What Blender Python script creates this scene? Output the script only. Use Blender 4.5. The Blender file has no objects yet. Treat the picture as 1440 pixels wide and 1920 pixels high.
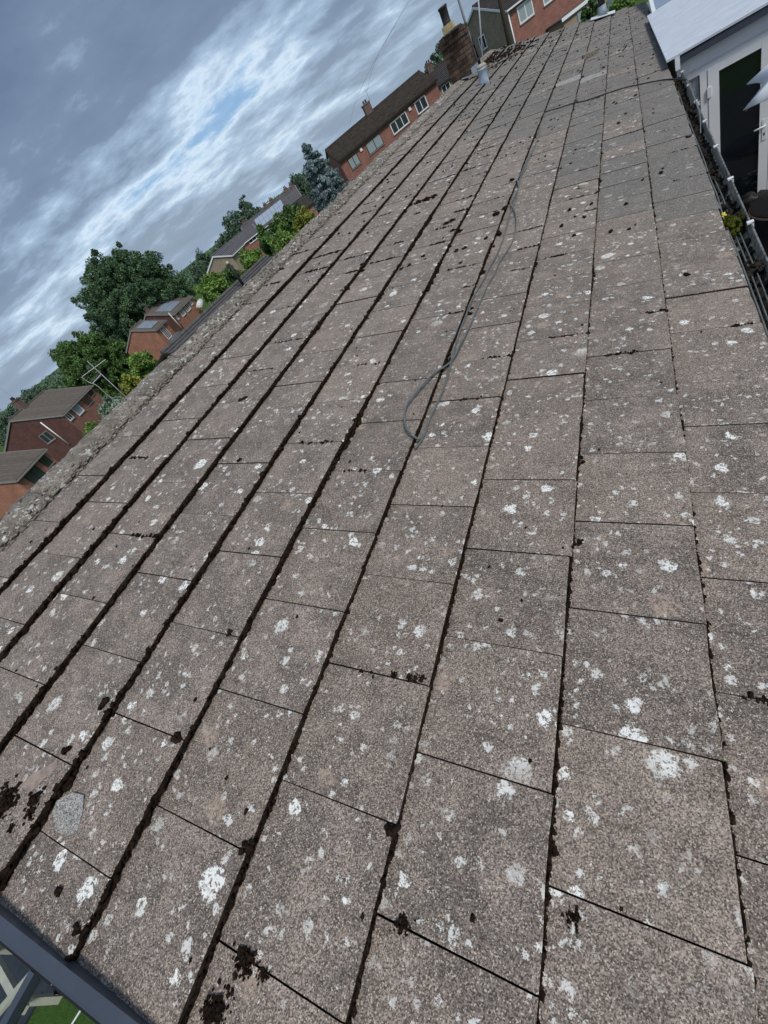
import bpy, math, random
import numpy as np
from mathutils import Matrix, Vector, noise as mnoise
R = math.radians
random.seed(7); rng = np.random.default_rng(7)
scene = bpy.context.scene
col = scene.collection

# ------------------------------------------------------------------ camera
CAM = Vector((2.91929, -0.00076, 3.88876))
RIGHT = Vector((0.81325068, 0.3074297, -0.4940752))
DOWN = Vector((-0.09263561, -0.76982922, -0.63149159))
FWD = Vector((-0.57449279, 0.55932992, -0.5975852))
cd = bpy.data.cameras.new('camera'); cam = bpy.data.objects.new('camera', cd); col.objects.link(cam)
cam.matrix_world = Matrix(((RIGHT.x, -DOWN.x, -FWD.x, CAM.x), (RIGHT.y, -DOWN.y, -FWD.y, CAM.y), (RIGHT.z, -DOWN.z, -FWD.z, CAM.z), (0, 0, 0, 1)))
cd.sensor_fit = 'HORIZONTAL'; cd.sensor_width = 36; cd.lens = 796.406 / 1440 * 36
cd.clip_start = 0.02; cd.clip_end = 4000
scene.camera = cam
scene.view_settings.view_transform = 'Standard'; scene.view_settings.look = 'None'
scene.view_settings.exposure = 0.72; scene.view_settings.gamma = 1

# ------------------------------------------------------------------ world: daylight sky with broken stratocumulus
SUN_EL, SUN_AZ = 50, 118      # degrees; azimuth from +Y towards +X
world = bpy.data.worlds.new('World'); scene.world = world; world.use_nodes = True
wt = world.node_tree; wt.nodes.clear()
def wn(t, **k):
    n = wt.nodes.new(t)
    for a, b in k.items(): setattr(n, a, b)
    return n
def wm(op, a, b=None, c=None):
    n = wn('ShaderNodeMath', operation=op)
    for i, v in enumerate((a, b, c)):
        if v is None: continue
        if isinstance(v, (int, float)): n.inputs[i].default_value = v
        else: wt.links.new(v, n.inputs[i])
    return n.outputs[0]
wout = wn('ShaderNodeOutputWorld'); bg = wn('ShaderNodeBackground'); bg.inputs['Strength'].default_value = 0.1
wt.links.new(bg.outputs[0], wout.inputs[0])
sky = wn('ShaderNodeTexSky', sky_type='NISHITA'); sky.sun_disc = False
sky.sun_elevation = R(SUN_EL); sky.sun_rotation = R(SUN_AZ); sky.air_density = 1.0; sky.dust_density = 1.5; sky.ozone_density = 2.0
tc = wn('ShaderNodeTexCoord'); sp = wn('ShaderNodeSeparateXYZ'); wt.links.new(tc.outputs['Generated'], sp.inputs[0])
den = wm('ADD', wm('MAXIMUM', sp.outputs[2], 0.0), 0.19)
cx = wm('DIVIDE', sp.outputs[0], den); cy = wm('DIVIDE', sp.outputs[1], den)
# bands of cloud running across the view (roughly along azimuth 57 degrees)
ca, sa = math.cos(R(33)), math.sin(R(33))
along = wm('ADD', wm('MULTIPLY', cx, ca), wm('MULTIPLY', cy, sa))
across = wm('SUBTRACT', wm('MULTIPLY', cy, ca), wm('MULTIPLY', cx, sa))
cv = wn('ShaderNodeCombineXYZ'); wt.links.new(wm('MULTIPLY', along, 0.80), cv.inputs[0]); wt.links.new(across, cv.inputs[1])
def wnoise(scale, detail, rough, off, dist=0.0):
    mp = wn('ShaderNodeMapping'); mp.inputs['Location'].default_value = off; wt.links.new(cv.outputs[0], mp.inputs[0])
    n = wn('ShaderNodeTexNoise'); n.inputs['Scale'].default_value = scale; n.inputs['Detail'].default_value = detail
    n.inputs['Roughness'].default_value = rough; n.inputs['Distortion'].default_value = dist
    wt.links.new(mp.outputs[0], n.inputs['Vector']); return n.outputs['Fac']
big = wnoise(0.75, 2, 0.5, (5.9206, 5.5197, 0)); fine = wnoise(2.7, 8, 0.60, (5.4081, -5.5182, 0))
thick = wm('ADD', wm('MULTIPLY', big, 0.80), wm('MULTIPLY', fine, 0.60)); thick = wm('ADD', thick, 0.025)
ramp = wn('ShaderNodeValToRGB'); wt.links.new(thick, ramp.inputs[0])
els = ramp.color_ramp.elements
els[0].position = 0.45; els[0].color = (1.0, 2.1, 3.8, 1)
els[1].position = 0.90; els[1].color = (0.80, 1.08, 1.68, 1)
for p, c in ((0.53, (1.7, 2.8, 4.3, 1)), (0.595, (4.2, 5.0, 5.8, 1)), (0.65, (2.3, 3.05, 4.05, 1)), (0.75, (1.10, 1.46, 2.12, 1))):
    e = els.new(p); e.color = c
mixs = wn('ShaderNodeMix', data_type='RGBA'); mixs.inputs[0].default_value = 0.88
wt.links.new(sky.outputs[0], mixs.inputs[6]); wt.links.new(ramp.outputs[0], mixs.inputs[7])
# pale haze towards the horizon
hz = wm('POWER', wm('SUBTRACT', 1.0, wm('MINIMUM', wm('MULTIPLY', wm('MAXIMUM', sp.outputs[2], 0.0), 5.0), 1.0)), 2.0)
mixh = wn('ShaderNodeMix', data_type='RGBA'); wt.links.new(wm('MULTIPLY', hz, 0.3), mixh.inputs[0])
wt.links.new(mixs.outputs[2], mixh.inputs[6]); mixh.inputs[7].default_value = (3.4, 4.5, 5.7, 1)
wt.links.new(mixh.outputs[2], bg.inputs['Color'])

sl = bpy.data.lights.new('sun', 'SUN'); sl.energy = 1.5; sl.angle = R(14); sl.color = (1.0, 0.95, 0.87)
sun = bpy.data.objects.new('sun', sl); col.objects.link(sun)
sd = Vector((math.sin(R(SUN_AZ)) * math.cos(R(SUN_EL)), math.cos(R(SUN_AZ)) * math.cos(R(SUN_EL)), math.sin(R(SUN_EL))))
sun.rotation_euler = sd.to_track_quat('Z', 'Y').to_euler()

# ------------------------------------------------------------------ node / material helpers
class NT:
    def __init__(s, name):
        s.m = bpy.data.materials.new(name); s.m.use_nodes = True; s.t = s.m.node_tree
        s.b = s.t.nodes['Principled BSDF']
    def n(s, t, **k):
        x = s.t.nodes.new(t)
        for a, b in k.items(): setattr(x, a, b)
        return x
    def link(s, a, b): s.t.links.new(a, b)
    def put(s, sock, v):
        if isinstance(v, bpy.types.NodeSocket): s.t.links.new(v, sock)
        else: sock.default_value = v
    def math(s, op, a, b=None, c=None, clamp=False):
        x = s.n('ShaderNodeMath', operation=op); x.use_clamp = clamp
        for i, v in enumerate((a, b, c)):
            if v is not None: s.put(x.inputs[i], v)
        return x.outputs[0]
    def vmath(s, op, a, b):
        x = s.n('ShaderNodeVectorMath', operation=op); s.put(x.inputs[0], a)
        s.put(x.inputs[3 if op == 'SCALE' else 1], b); return x.outputs[0]
    def noise(s, vec, scale, detail=3, rough=.5, out='Fac', dist=0):
        x = s.n('ShaderNodeTexNoise'); s.link(vec, x.inputs['Vector']); x.inputs['Scale'].default_value = scale
        x.inputs['Detail'].default_value = detail; x.inputs['Roughness'].default_value = rough; x.inputs['Distortion'].default_value = dist
        return x.outputs[out]
    def voro(s, vec, scale):
        x = s.n('ShaderNodeTexVoronoi'); s.link(vec, x.inputs['Vector']); x.inputs['Scale'].default_value = scale
        return x.outputs['Distance'], x.outputs['Color']
    def smooth(s, v, a, b, lo=0., hi=1.):
        x = s.n('ShaderNodeMapRange', interpolation_type='SMOOTHSTEP'); s.put(x.inputs[0], v)
        s.put(x.inputs[1], a); s.put(x.inputs[2], b); s.put(x.inputs[3], lo); s.put(x.inputs[4], hi); return x.outputs[0]
    def mix(s, f, a, b, blend='MIX'):
        x = s.n('ShaderNodeMix', data_type='RGBA', blend_type=blend); s.put(x.inputs[0], f)
        for i, v in ((6, a), (7, b)):
            if isinstance(v, tuple) and len(v) == 3: v = v + (1,)
            s.put(x.inputs[i], v)
        return x.outputs[2]
    def sep(s, v, i):
        x = s.n('ShaderNodeSeparateXYZ'); s.link(v, x.inputs[0]); return x.outputs[i]
    def bump(s, h, strength, dist=.01):
        x = s.n('ShaderNodeBump'); x.inputs['Strength'].default_value = strength; x.inputs['Distance'].default_value = dist
        s.link(h, x.inputs['Height']); s.link(x.outputs[0], s.b.inputs['Normal'])
    def obj(s): return s.n('ShaderNodeTexCoord').outputs['Object']
    def rand(s):
        a = s.n('ShaderNodeObjectInfo').outputs['Random']; b = s.n('ShaderNodeNewGeometry').outputs['Random Per Island']
        return s.math('FRACT', s.math('ADD', a, b))
    def base(s, v, rough=.85, spec=.3):
        s.put(s.b.inputs['Base Color'], v if not (isinstance(v, tuple) and len(v) == 3) else v + (1,))
        s.put(s.b.inputs['Roughness'], rough); s.b.inputs['Specular IOR Level'].default_value = spec

def mat(name, c1, c2=None, scale=6., rough=.8, spec=.3, bump=0., bscale=40., metallic=0., detail=4, vary=0.12):
    k = NT(name); v = k.obj()
    if c2 is None: c2 = tuple(x * .7 for x in c1)
    f = k.smooth(k.noise(v, scale, detail, .6), .3, .7)
    c = k.mix(f, c1, c2)
    if vary: c = k.mix(1.0, c, k.math('ADD', k.math('MULTIPLY', k.rand(), 2 * vary), 1 - vary), 'MULTIPLY')
    k.base(c, rough, spec); k.b.inputs['Metallic'].default_value = metallic
    if bump: k.bump(k.noise(v, bscale, 4, .6), bump)
    return k.m

def brick_mat(name, c1, c2, mortar=(.32, .29, .26), w=.225, h=.075):
    k = NT(name); v = k.obj(); s3 = k.n('ShaderNodeSeparateXYZ'); k.link(v, s3.inputs[0])
    cb = k.n('ShaderNodeCombineXYZ'); k.link(k.math('ADD', s3.outputs[0], s3.outputs[1]), cb.inputs[0]); k.link(s3.outputs[2], cb.inputs[1])
    b = k.n('ShaderNodeTexBrick'); k.link(cb.outputs[0], b.inputs['Vector'])
    b.inputs['Scale'].default_value = 1; b.inputs['Brick Width'].default_value = w; b.inputs['Row Height'].default_value = h
    b.inputs['Mortar Size'].default_value = .008; b.inputs['Mortar Smooth'].default_value = .2
    b.inputs['Color1'].default_value = c1 + (1,); b.inputs['Color2'].default_value = c2 + (1,); b.inputs['Mortar'].default_value = mortar + (1,)
    n = k.noise(v, 1.3, 5, .65)
    c = k.mix(1, b.outputs[0], k.math('ADD', k.math('MULTIPLY', n, .9), .55), 'MULTIPLY')
    k.base(c, .9, .2); return k.m

def tile_mat(name, ca, cb, lich, flecks, pink, bright=1.0, crust=0.):
    k = NT(name); v0 = k.obj(); r = k.rand()
    off = k.n('ShaderNodeCombineXYZ'); k.link(k.math('MULTIPLY', r, 37.3), off.inputs[0]); k.link(k.math('MULTIPLY', r, 91.7), off.inputs[1])
    v = k.vmath('ADD', v0, off.outputs[0])
    c = k.mix(k.smooth(k.noise(v, 7, 6, .72), .36, .64), ca, cb)
    c = k.mix(k.smooth(k.noise(v, 17, 4, .6), .5, .75, 0, .45), c, tuple(x * .62 for x in cb))          # dark grime
    c = k.mix(k.smooth(k.math('FRACT', k.math('MULTIPLY', r, 7.13)), .45, 1, 0, pink), c, (.275, .218, .178))  # warmer tiles
    c = k.mix(1.0, c, k.math('ADD', k.math('MULTIPLY', k.math('FRACT', k.math('MULTIPLY', r, 3.7)), .17), .915 * bright), 'MULTIPLY')
    st = k.n('ShaderNodeMapping'); st.inputs['Scale'].default_value = (3., 30., 1.); k.link(v, st.inputs[0])
    c = k.mix(k.smooth(k.noise(st.outputs[0], 1., 4, .6), .48, .72, 0, .35), c, tuple(x * .6 for x in cb))
    # sandy grain: hard little grains, some pale, some dark
    gd, gc = k.voro(v, 400); gr = k.sep(gc, 0)
    g = k.math('ADD', k.math('MULTIPLY', gr, .6), k.math('MULTIPLY', k.noise(v, 170, 3, .65), .4))
    c = k.mix(1.0, c, k.smooth(g, .2, .82, .40, 1.62), 'MULTIPLY')
    c = k.mix(k.smooth(k.sep(gc, 1), .90, .93, 0, .85), c, (.56, .50, .40))
    # pits
    pd, pc = k.voro(v, 75); pm = k.math('MULTIPLY', k.smooth(pd, .12, .24, 1, 0), k.smooth(k.sep(pc, 1), .80, .86))
    c = k.mix(k.math('MULTIPLY', pm, .75), c, (.03, .027, .025))
    dv = k.vmath('ADD', v, k.vmath('SCALE', k.noise(v, 30, 5, .75, 'Color'), .060))
    # pale pink-beige crust
    ld, lc = k.voro(dv, 7.5); sz = k.smooth(k.sep(lc, 0), .60, 1., .01, .36)
    m = k.math('MULTIPLY', k.smooth(ld, k.math('MULTIPLY', sz, .55), sz, 1, 0), k.smooth(k.noise(v, 70, 3, .7), .36, .62))
    c = k.mix(k.math('MULTIPLY', m, .85 * lich), c, (.47, .36, .285))
    # dark algae rounds
    ad, ac = k.voro(dv, 16); az = k.smooth(k.sep(ac, 2), .80, 1., .01, .26)
    c = k.mix(k.math('MULTIPLY', k.smooth(ad, k.math('MULTIPLY', az, .6), az, 1, 0), .62), c, (.05, .048, .045))
    # white lichen rosettes
    for sc, lo, mx, amt in ((7, .74, .26, lich), (13, .52, .30, lich), (24, 1 - .8 * flecks, .36, flecks), (44, 1 - .85 * flecks, .40, flecks)):
        wd, wc = k.voro(k.vmath('ADD', dv, (sc * 1.37, sc * .61, 0)), sc); wz = k.smooth(k.sep(wc, 1), lo, 1., .01, mx)
        m = k.math('MULTIPLY', k.smooth(wd, k.math('MULTIPLY', wz, .86), wz, 1, 0), k.smooth(k.noise(v, 80, 4, .85), .44, .48))
        m = k.math('MULTIPLY', m, k.smooth(k.noise(v, 3.5, 2, .5), .36, .56, .3, 1))
        c = k.mix(k.math('MULTIPLY', m, min(1, 1.2 * amt)), c, (.90, .90, .86))
    if crust:
        c = k.mix(k.smooth(k.noise(v, 9, 6, .75), .50, .60, 0, .5 * crust), c, (.10, .085, .06))
        c = k.mix(k.smooth(k.noise(k.vmath('ADD', v, (7., 3., 1.)), 13, 6, .78), .56, .63, 0, crust), c, (.60, .60, .55))
        c = k.mix(k.smooth(k.noise(k.vmath('ADD', v, (2., 9., 4.)), 24, 4, .7), .62, .68, 0, .8 * crust), c, (.02, .017, .013))
    # rare orange lichen
    od, oc = k.voro(dv, 13); oz = k.smooth(k.sep(oc, 0), .982, 1., .01, .18)
    c = k.mix(k.math('MULTIPLY', k.smooth(od, k.math('MULTIPLY', oz, .6), oz, 1, 0), .75), c, (.55, .27, .06))
    k.base(c, .92, .25); k.b.inputs['Sheen Weight'].default_value = .10; k.b.inputs['Sheen Roughness'].default_value = .55; k.b.inputs['Sheen Tint'].default_value = (1, .98, .94, 1)
    k.bump(k.math('ADD', k.math('MULTIPLY', g, .8), k.noise(v, 30, 4, .6)), .9, .005)
    return k.m

M = {}
M['tile_old'] = tile_mat('weathered concrete tile', (.268, .216, .186), (.150, .126, .110), 1.0, .58, .42)
M['tile_new'] = tile_mat('greyer concrete tile', (.182, .168, .155), (.136, .127, .118), .35, .22, .15)
M['tile_pale'] = tile_mat('pale replacement tile', (.36, .345, .335), (.29, .28, .27), .1, .05, .0)
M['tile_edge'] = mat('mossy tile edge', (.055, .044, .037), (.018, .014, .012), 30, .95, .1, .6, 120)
M['ridge'] = tile_mat('ridge mortar', (.25, .215, .18), (.13, .112, .095), 1.0, .7, .3, 1.0, .8)
M['mortar'] = mat('bedding mortar', (.33, .295, .255), (.10, .088, .075), 45, .95, .15, 1., 90)
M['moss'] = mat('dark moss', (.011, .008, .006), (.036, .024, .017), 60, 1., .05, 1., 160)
M['moss_green'] = mat('green moss', (.10, .11, .02), (.045, .06, .012), 60, 1., .05, 1., 160)
M['deck'] = mat('roof underlay', (.03, .027, .025), rough=.95)
M['white'] = mat('white upvc', (.80, .82, .84), (.75, .78, .80), 3, .35, .5, vary=.03)
M['white_dirty'] = mat('dirty white gutter', (.56, .56, .52), (.17, .16, .135), 30, .5, .4, vary=.05)
M['white_roof'] = mat('white roof panel', (.62, .66, .71), (.52, .56, .62), 5, .35, .5, vary=.03)
M['anthracite'] = mat('anthracite frame', (.052, .066, .090), (.042, .054, .075), 8, .42, .5, vary=.05)
M['rubber'] = mat('black rubber', (.012, .012, .013), rough=.6)
M['black'] = mat('black plastic', (.012, .012, .013), (.02, .02, .021), 8, .5)
M['black_grime'] = mat('gutter silt', (.018, .016, .014), (.05, .042, .034), 40, .95, .1, 1., 90)
M['cable'] = mat('grey cable', (.135, .15, .147), (.085, .097, .094), 12, .30, .8, vary=.05)
M['cable_dark'] = mat('black cable', (.02, .02, .02), (.035, .033, .03), 12, .6)
M['lead'] = mat('lead grey', (.26, .30, .36), (.18, .215, .27), 9, .5, .4, vary=.05)
M['pipe_blue'] = mat('blue grey pipe', (.42, .50, .58), (.17, .22, .32), 5, .45, .4, .0)
M['steel'] = mat('galvanised pole', (.34, .35, .38), (.26, .27, .30), 7, .45, .5, metallic=.4)
M['pot'] = mat('buff clay pot', (.52, .42, .24), (.40, .32, .18), 9, .8, .2, .3, 40)
M['pot_dark'] = mat('dark cowl', (.020, .019, .022), (.035, .032, .034), 6, .55)
M['stack'] = mat('sooty brick', (.105, .072, .052), (.055, .040, .032), 9, .95, .15, .7, 60, vary=.35)
M['stack_mortar'] = mat('sooty mortar', (.075, .066, .056), (.04, .035, .03), 12, .95)
M['stone'] = mat('pale stone', (.50, .47, .40), (.38, .35, .29), 20, .9, .2, .4, 60)
M['clean_patch'] = mat('pale pink bare-tile', (.36, .285, .24), (.22, .18, .155), 45, .95, .15, .6, 120)
M['canvas'] = mat('white canvas', (.78, .80, .82), (.72, .74, .77), 4, .8, vary=.02)
M['brown'] = mat('brown table top', (.085, .068, .060), (.06, .048, .043), 12, .6)
M['cream'] = mat('cream timber', (.46, .44, .37), (.38, .36, .30), 5, .7)
M['slate_deck'] = mat('dark decking', (.020, .024, .032), (.032, .036, .044), 14, .6)
M['paving'] = mat('shade-dark paving', (.035, .034, .034), (.055, .053, .05), 3, .9)  # the patio's shade is put into this near-black colour
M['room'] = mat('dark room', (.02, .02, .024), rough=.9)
M['curtain'] = mat('net curtain', (.50, .54, .57), (.34, .38, .42), 9, .9)
M['teal'] = mat('shiny teal bag', (.06, .16, .18), (.35, .42, .42), 8, .25, .6)
M['flower'] = mat('yellow flower', (.72, .62, .12), rough=.7)
def glass(name, tint, rough=.03):
    k = NT(name); k.base(tint, rough, .7); k.b.inputs['Coat Weight'].default_value = .4; return k.m
M['glass'] = glass('window glass', (.03, .04, .05))
M['glass_dark'] = glass('dark door glass', (.006, .009, .012))
M['glass_pale'] = glass('net curtained glass', (.30, .35, .38), .12)
M['solar'] = glass('solar glass', (.30, .36, .45), .10)
kk = NT('clear glass'); kk.base((.85, .93, .93), .02, .5); kk.b.inputs['Transmission Weight'].default_value = 1; kk.b.inputs['IOR'].default_value = 1.1; M['clear'] = kk.m
def leaf_mat(name, a, b):
    k = NT(name); r = k.n('ShaderNodeNewGeometry').outputs['Random Per Island']
    c = k.mix(r, a, b); n = k.smooth(k.noise(k.obj(), .9, 2, .5), .35, .65, .65, 1.35)
    k.base(k.mix(1., c, n, 'MULTIPLY'), .7, .25)
    k.b.inputs['Subsurface Weight'].default_value = 0
    return k.m
M['leaf_dark'] = leaf_mat('dark leaves', (.040, .088, .040), (.105, .180, .090))
M['leaf_mid'] = leaf_mat('mid leaves', (.042, .095, .022), (.125, .215, .065))
M['leaf_light'] = leaf_mat('light leaves', (.075, .155, .028), (.20, .31, .075))
M['leaf_yellow'] = leaf_mat('yellow leaves', (.12, .16, .025), (.25, .27, .05))
M['leaf_blue'] = leaf_mat('blue spruce needles', (.13, .185, .190), (.30, .38, .40))
M['leaf_grey'] = leaf_mat('grey green leaves', (.10, .16, .10), (.24, .32, .24))
M['leaf_far'] = leaf_mat('far leaves', (.065, .115, .075), (.13, .20, .13))
M['bark'] = mat('bark', (.07, .055, .04), (.04, .032, .025), 12, .95)
M['brick_red'] = brick_mat('red brick', (.27, .085, .055), (.20, .06, .042))
M['brick_brown'] = brick_mat('dark red brick', (.125, .048, .038), (.088, .035, .029), (.14, .11, .10))
M['brick_orange'] = brick_mat('orange brick', (.36, .13, .065), (.28, .10, .055))
M['brick_beige'] = brick_mat('beige brick', (.32, .25, .18), (.26, .20, .145))
M['brick_tan'] = brick_mat('brown brick', (.38, .295, .22), (.29, .225, .17), (.17, .14, .12))
M['render_white'] = mat('white render', (.68, .68, .66), (.58, .58, .56), 2, .9)
M['wall_grey'] = mat('grey cladding', (.12, .125, .135), (.095, .10, .11), 2, .85)
M['roof_dark'] = mat('dark concrete roof', (.060, .054, .054), (.036, .033, .034), 3.5, .85, .25, vary=.1)
M['roof_moss'] = mat('lichened brown roof', (.070, .058, .045), (.040, .034, .03), 2.2, .9, .2, vary=.1)
M['roof_brown'] = mat('brown tile roof', (.135, .115, .098), (.105, .090, .078), 3, .85, .2, vary=.1)
M['roof_grey'] = mat('grey tile roof', (.14, .132, .145), (.105, .10, .112), 3, .85, .2, vary=.1)
M['roof_slate'] = mat('dark grey tile roof', (.115, .11, .112), (.07, .067, .07), 5, .85, .2, vary=.1)
M['trim_dark'] = mat('dark timber trim', (.035, .028, .024), rough=.7)
M['trim_grey'] = mat('grey trim', (.30, .29, .28), rough=.7)
M['chim'] = brick_mat('chimney brick', (.13, .06, .045), (.09, .045, .035))

# ------------------------------------------------------------------ mesh helpers
def link(name, me, parent=None, mats=()):
    o = bpy.data.objects.new(name, me); col.objects.link(o)
    for m in mats: me.materials.append(M[m] if isinstance(m, str) else m)
    if parent: o.parent = parent
    return o
def tag(o, label=None, cat=None, group=None, kind=None):
    for k, v in (('label', label), ('category', cat), ('group', group), ('kind', kind)):
        if v: o[k] = v
    return o
def empty(name, loc=(0, 0, 0), rot=(0, 0, 0), parent=None):
    o = bpy.data.objects.new(name, None); col.objects.link(o); o.location = loc; o.rotation_euler = rot; o.empty_display_size = .2
    if parent: o.parent = parent
    return o
class MB:
    def __init__(s): s.v = []; s.f = []; s.m = []
    def add(s, vs, fs, mi=0):
        b = len(s.v); s.v += [tuple(x) for x in vs]; s.f += [tuple(i + b for i in f) for f in fs]; s.m += [mi] * len(fs); return s
    def box(s, x0, x1, y0, y1, z0, z1, mi=0):
        return s.add([(x0, y0, z0), (x1, y0, z0), (x1, y1, z0), (x0, y1, z0), (x0, y0, z1), (x1, y0, z1), (x1, y1, z1), (x0, y1, z1)],
                     [(0, 3, 2, 1), (4, 5, 6, 7), (0, 1, 5, 4), (1, 2, 6, 5), (2, 3, 7, 6), (3, 0, 4, 7)], mi)
    def prism(s, pts, d, mi=0):       # polygon pts (3d) extruded by vector d
        n = len(pts); d = Vector(d); a = [Vector(p) for p in pts]
        return s.add(a + [p + d for p in a], [tuple(range(n))[::-1], tuple(range(n, 2 * n))] + [(i, (i + 1) % n, n + (i + 1) % n, n + i) for i in range(n)], mi)
    def tube(s, pts, r, seg=8, mi=0, cap=True):
        P = [Vector(p) for p in pts]; rs = r if isinstance(r, (list, tuple)) else [r] * len(P); vs = []; fs = []
        up = Vector((0, 0, 1))
        for i, p in enumerate(P):
            t = (P[min(i + 1, len(P) - 1)] - P[max(i - 1, 0)]).normalized()
            a = t.cross(up); 
            if a.length < .05: a = t.cross(Vector((1, 0, 0)))
            a.normalize(); b = t.cross(a)
            vs += [p + (a * math.cos(2 * math.pi * k / seg) + b * math.sin(2 * math.pi * k / seg)) * rs[i] for k in range(seg)]
        for i in range(len(P) - 1):
            for k in range(seg): fs.append((i * seg + k, i * seg + (k + 1) % seg, (i + 1) * seg + (k + 1) % seg, (i + 1) * seg + k))
        if cap: fs += [tuple(range(seg))[::-1], tuple(range((len(P) - 1) * seg, len(P) * seg))]
        return s.add(vs, fs, mi)
    def lathe(s, prof, c=(0, 0, 0), seg=16, mi=0):
        vs = []; fs = []
        for r, z in prof: vs += [(c[0] + r * math.cos(2 * math.pi * k / seg), c[1] + r * math.sin(2 * math.pi * k / seg), c[2] + z) for k in range(seg)]
        for i in range(len(prof) - 1):
            for k in range(seg): fs.append((i * seg + k, i * seg + (k + 1) % seg, (i + 1) * seg + (k + 1) % seg, (i + 1) * seg + k))
        fs += [tuple(range(seg))[::-1], tuple(range((len(prof) - 1) * seg, len(prof) * seg))]
        return s.add(vs, fs, mi)
    def build(s, name, mats, parent=None, smooth=False):
        me = bpy.data.meshes.new(name); me.from_pydata(s.v, [], s.f); me.polygons.foreach_set('material_index', s.m)
        if smooth: me.polygons.foreach_set('use_smooth', [True] * len(s.f))
        me.update()
        return link(name, me, parent, mats if isinstance(mats, (list, tuple)) else [mats])
def np_mesh(name, verts, faces, mats, parent=None, smooth=False):
    me = bpy.data.meshes.new(name); n, k = faces.shape
    me.vertices.add(len(verts)); me.vertices.foreach_set('co', np.ascontiguousarray(verts, dtype=np.float32).ravel())
    me.loops.add(n * k); me.loops.foreach_set('vertex_index', np.ascontiguousarray(faces, dtype=np.int32).ravel())
    me.polygons.add(n); me.polygons.foreach_set('loop_start', np.arange(0, n * k, k, dtype=np.int32))
    me.polygons.foreach_set('loop_total', np.full(n, k, dtype=np.int32))
    if smooth: me.polygons.foreach_set('use_smooth', np.ones(n, dtype=bool))
    me.update(); me.validate()
    return link(name, me, parent, mats if isinstance(mats, (list, tuple)) else [mats])
def smooth_path(pts, n=5):
    P = [Vector(p) for p in pts]; out = []
    for i in range(len(P) - 1):
        a, b, c, d = P[max(i - 1, 0)], P[i], P[i + 1], P[min(i + 2, len(P) - 1)]
        for k in range(n):
            t = k / n; out.append(.5 * ((2 * b) + (c - a) * t + (2 * a - 5 * b + 4 * c - d) * t * t + (3 * b - a - 3 * c + d) * t ** 3))
    out.append(P[-1]); return out

# small bumpy lump used for moss and pebbles (icosphere, 42 vertices)
def ico(sub):
    t = (1 + 5 ** .5) / 2
    v = [Vector(p).normalized() for p in ((-1, t, 0), (1, t, 0), (-1, -t, 0), (1, -t, 0), (0, -1, t), (0, 1, t), (0, -1, -t), (0, 1, -t), (t, 0, -1), (t, 0, 1), (-t, 0, -1), (-t, 0, 1))]
    f = [(0, 11, 5), (0, 5, 1), (0, 1, 7), (0, 7, 10), (0, 10, 11), (1, 5, 9), (5, 11, 4), (11, 10, 2), (10, 7, 6), (7, 1, 8), (3, 9, 4), (3, 4, 2), (3, 2, 6), (3, 6, 8), (3, 8, 9), (4, 9, 5), (2, 4, 11), (6, 2, 10), (8, 6, 7), (9, 8, 1)]
    for _ in range(sub):
        c = {}; nf = []
        def mid(a, b):
            k = (min(a, b), max(a, b))
            if k not in c: v.append(((v[a] + v[b]) / 2).normalized()); c[k] = len(v) - 1
            return c[k]
        for a, b, d in f:
            x, y, z = mid(a, b), mid(b, d), mid(d, a); nf += [(a, x, z), (b, y, x), (d, z, y), (x, y, z)]
        f = nf
    return np.array([tuple(p) for p in v]), np.array(f)
ICO = {0: ico(0), 1: ico(1), 2: ico(2)}
def lumps(name, items, mats, parent=None, rough=.28, sub=1, smooth=False, seed=1):
    """items: (x, y, z, rx, ry, rz) ellipsoids with ragged surfaces, joined in one mesh"""
    g = np.random.default_rng(seed); V, F = ICO[sub]; vs = []; fs = []
    for k, (x, y, z, a, b, c) in enumerate(items):
        w = V * (1 + rough * g.normal(0, 1, (len(V), 1)).clip(-1.6, 1.6)); th = g.uniform(0, 6.28)
        q = np.c_[w[:, 0] * math.cos(th) - w[:, 1] * math.sin(th), w[:, 0] * math.sin(th) + w[:, 1] * math.cos(th), w[:, 2]]
        vs.append(q * (a, b, c) + (x, y, z)); fs.append(F + k * len(V))
    return np_mesh(name, np.concatenate(vs), np.concatenate(fs), mats, parent, smooth)

# ------------------------------------------------------------------ the ground
def ground_z(x, y):
    t = min(1, max(0, (-x - 5) / 52)); z = -5.2 * t * t * (3 - 2 * t)
    d = math.hypot(x, y); return z + (max(0, d - 110) * .006 if d < 700 else 3.54)
def make_ground():
    xs = [-1500, -700, -400, -250, -170, -130] + list(range(-110, 61, 5)) + [80, 120, 200, 400, 900, 1500]
    ys = [-1500, -700, -300, -150, -80, -40] + list(range(-30, 141, 5)) + [160, 200, 260, 400, 700, 1500]
    v = [(x, y, ground_z(x, y)) for y in ys for x in xs]; w = len(xs)
    f = [(j * w + i, j * w + i + 1, (j + 1) * w + i + 1, (j + 1) * w + i) for j in range(len(ys) - 1) for i in range(w - 1)]
    k = NT('lawn and gardens'); vv = k.obj()
    c = k.mix(k.smooth(k.noise(vv, .25, 4, .6), .35, .65), (.055, .115, .018), (.075, .125, .03))
    c = k.mix(k.smooth(k.noise(vv, 14, 4, .7), .3, .7), c, (.04, .085, .012)); k.base(c, .95, .1)
    k.bump(k.noise(vv, 60, 3, .6), .8, .03); M['ground'] = k.m
    tag(MB().add(v, f).build('ground', 'ground'), kind='structure')
make_ground()

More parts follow.
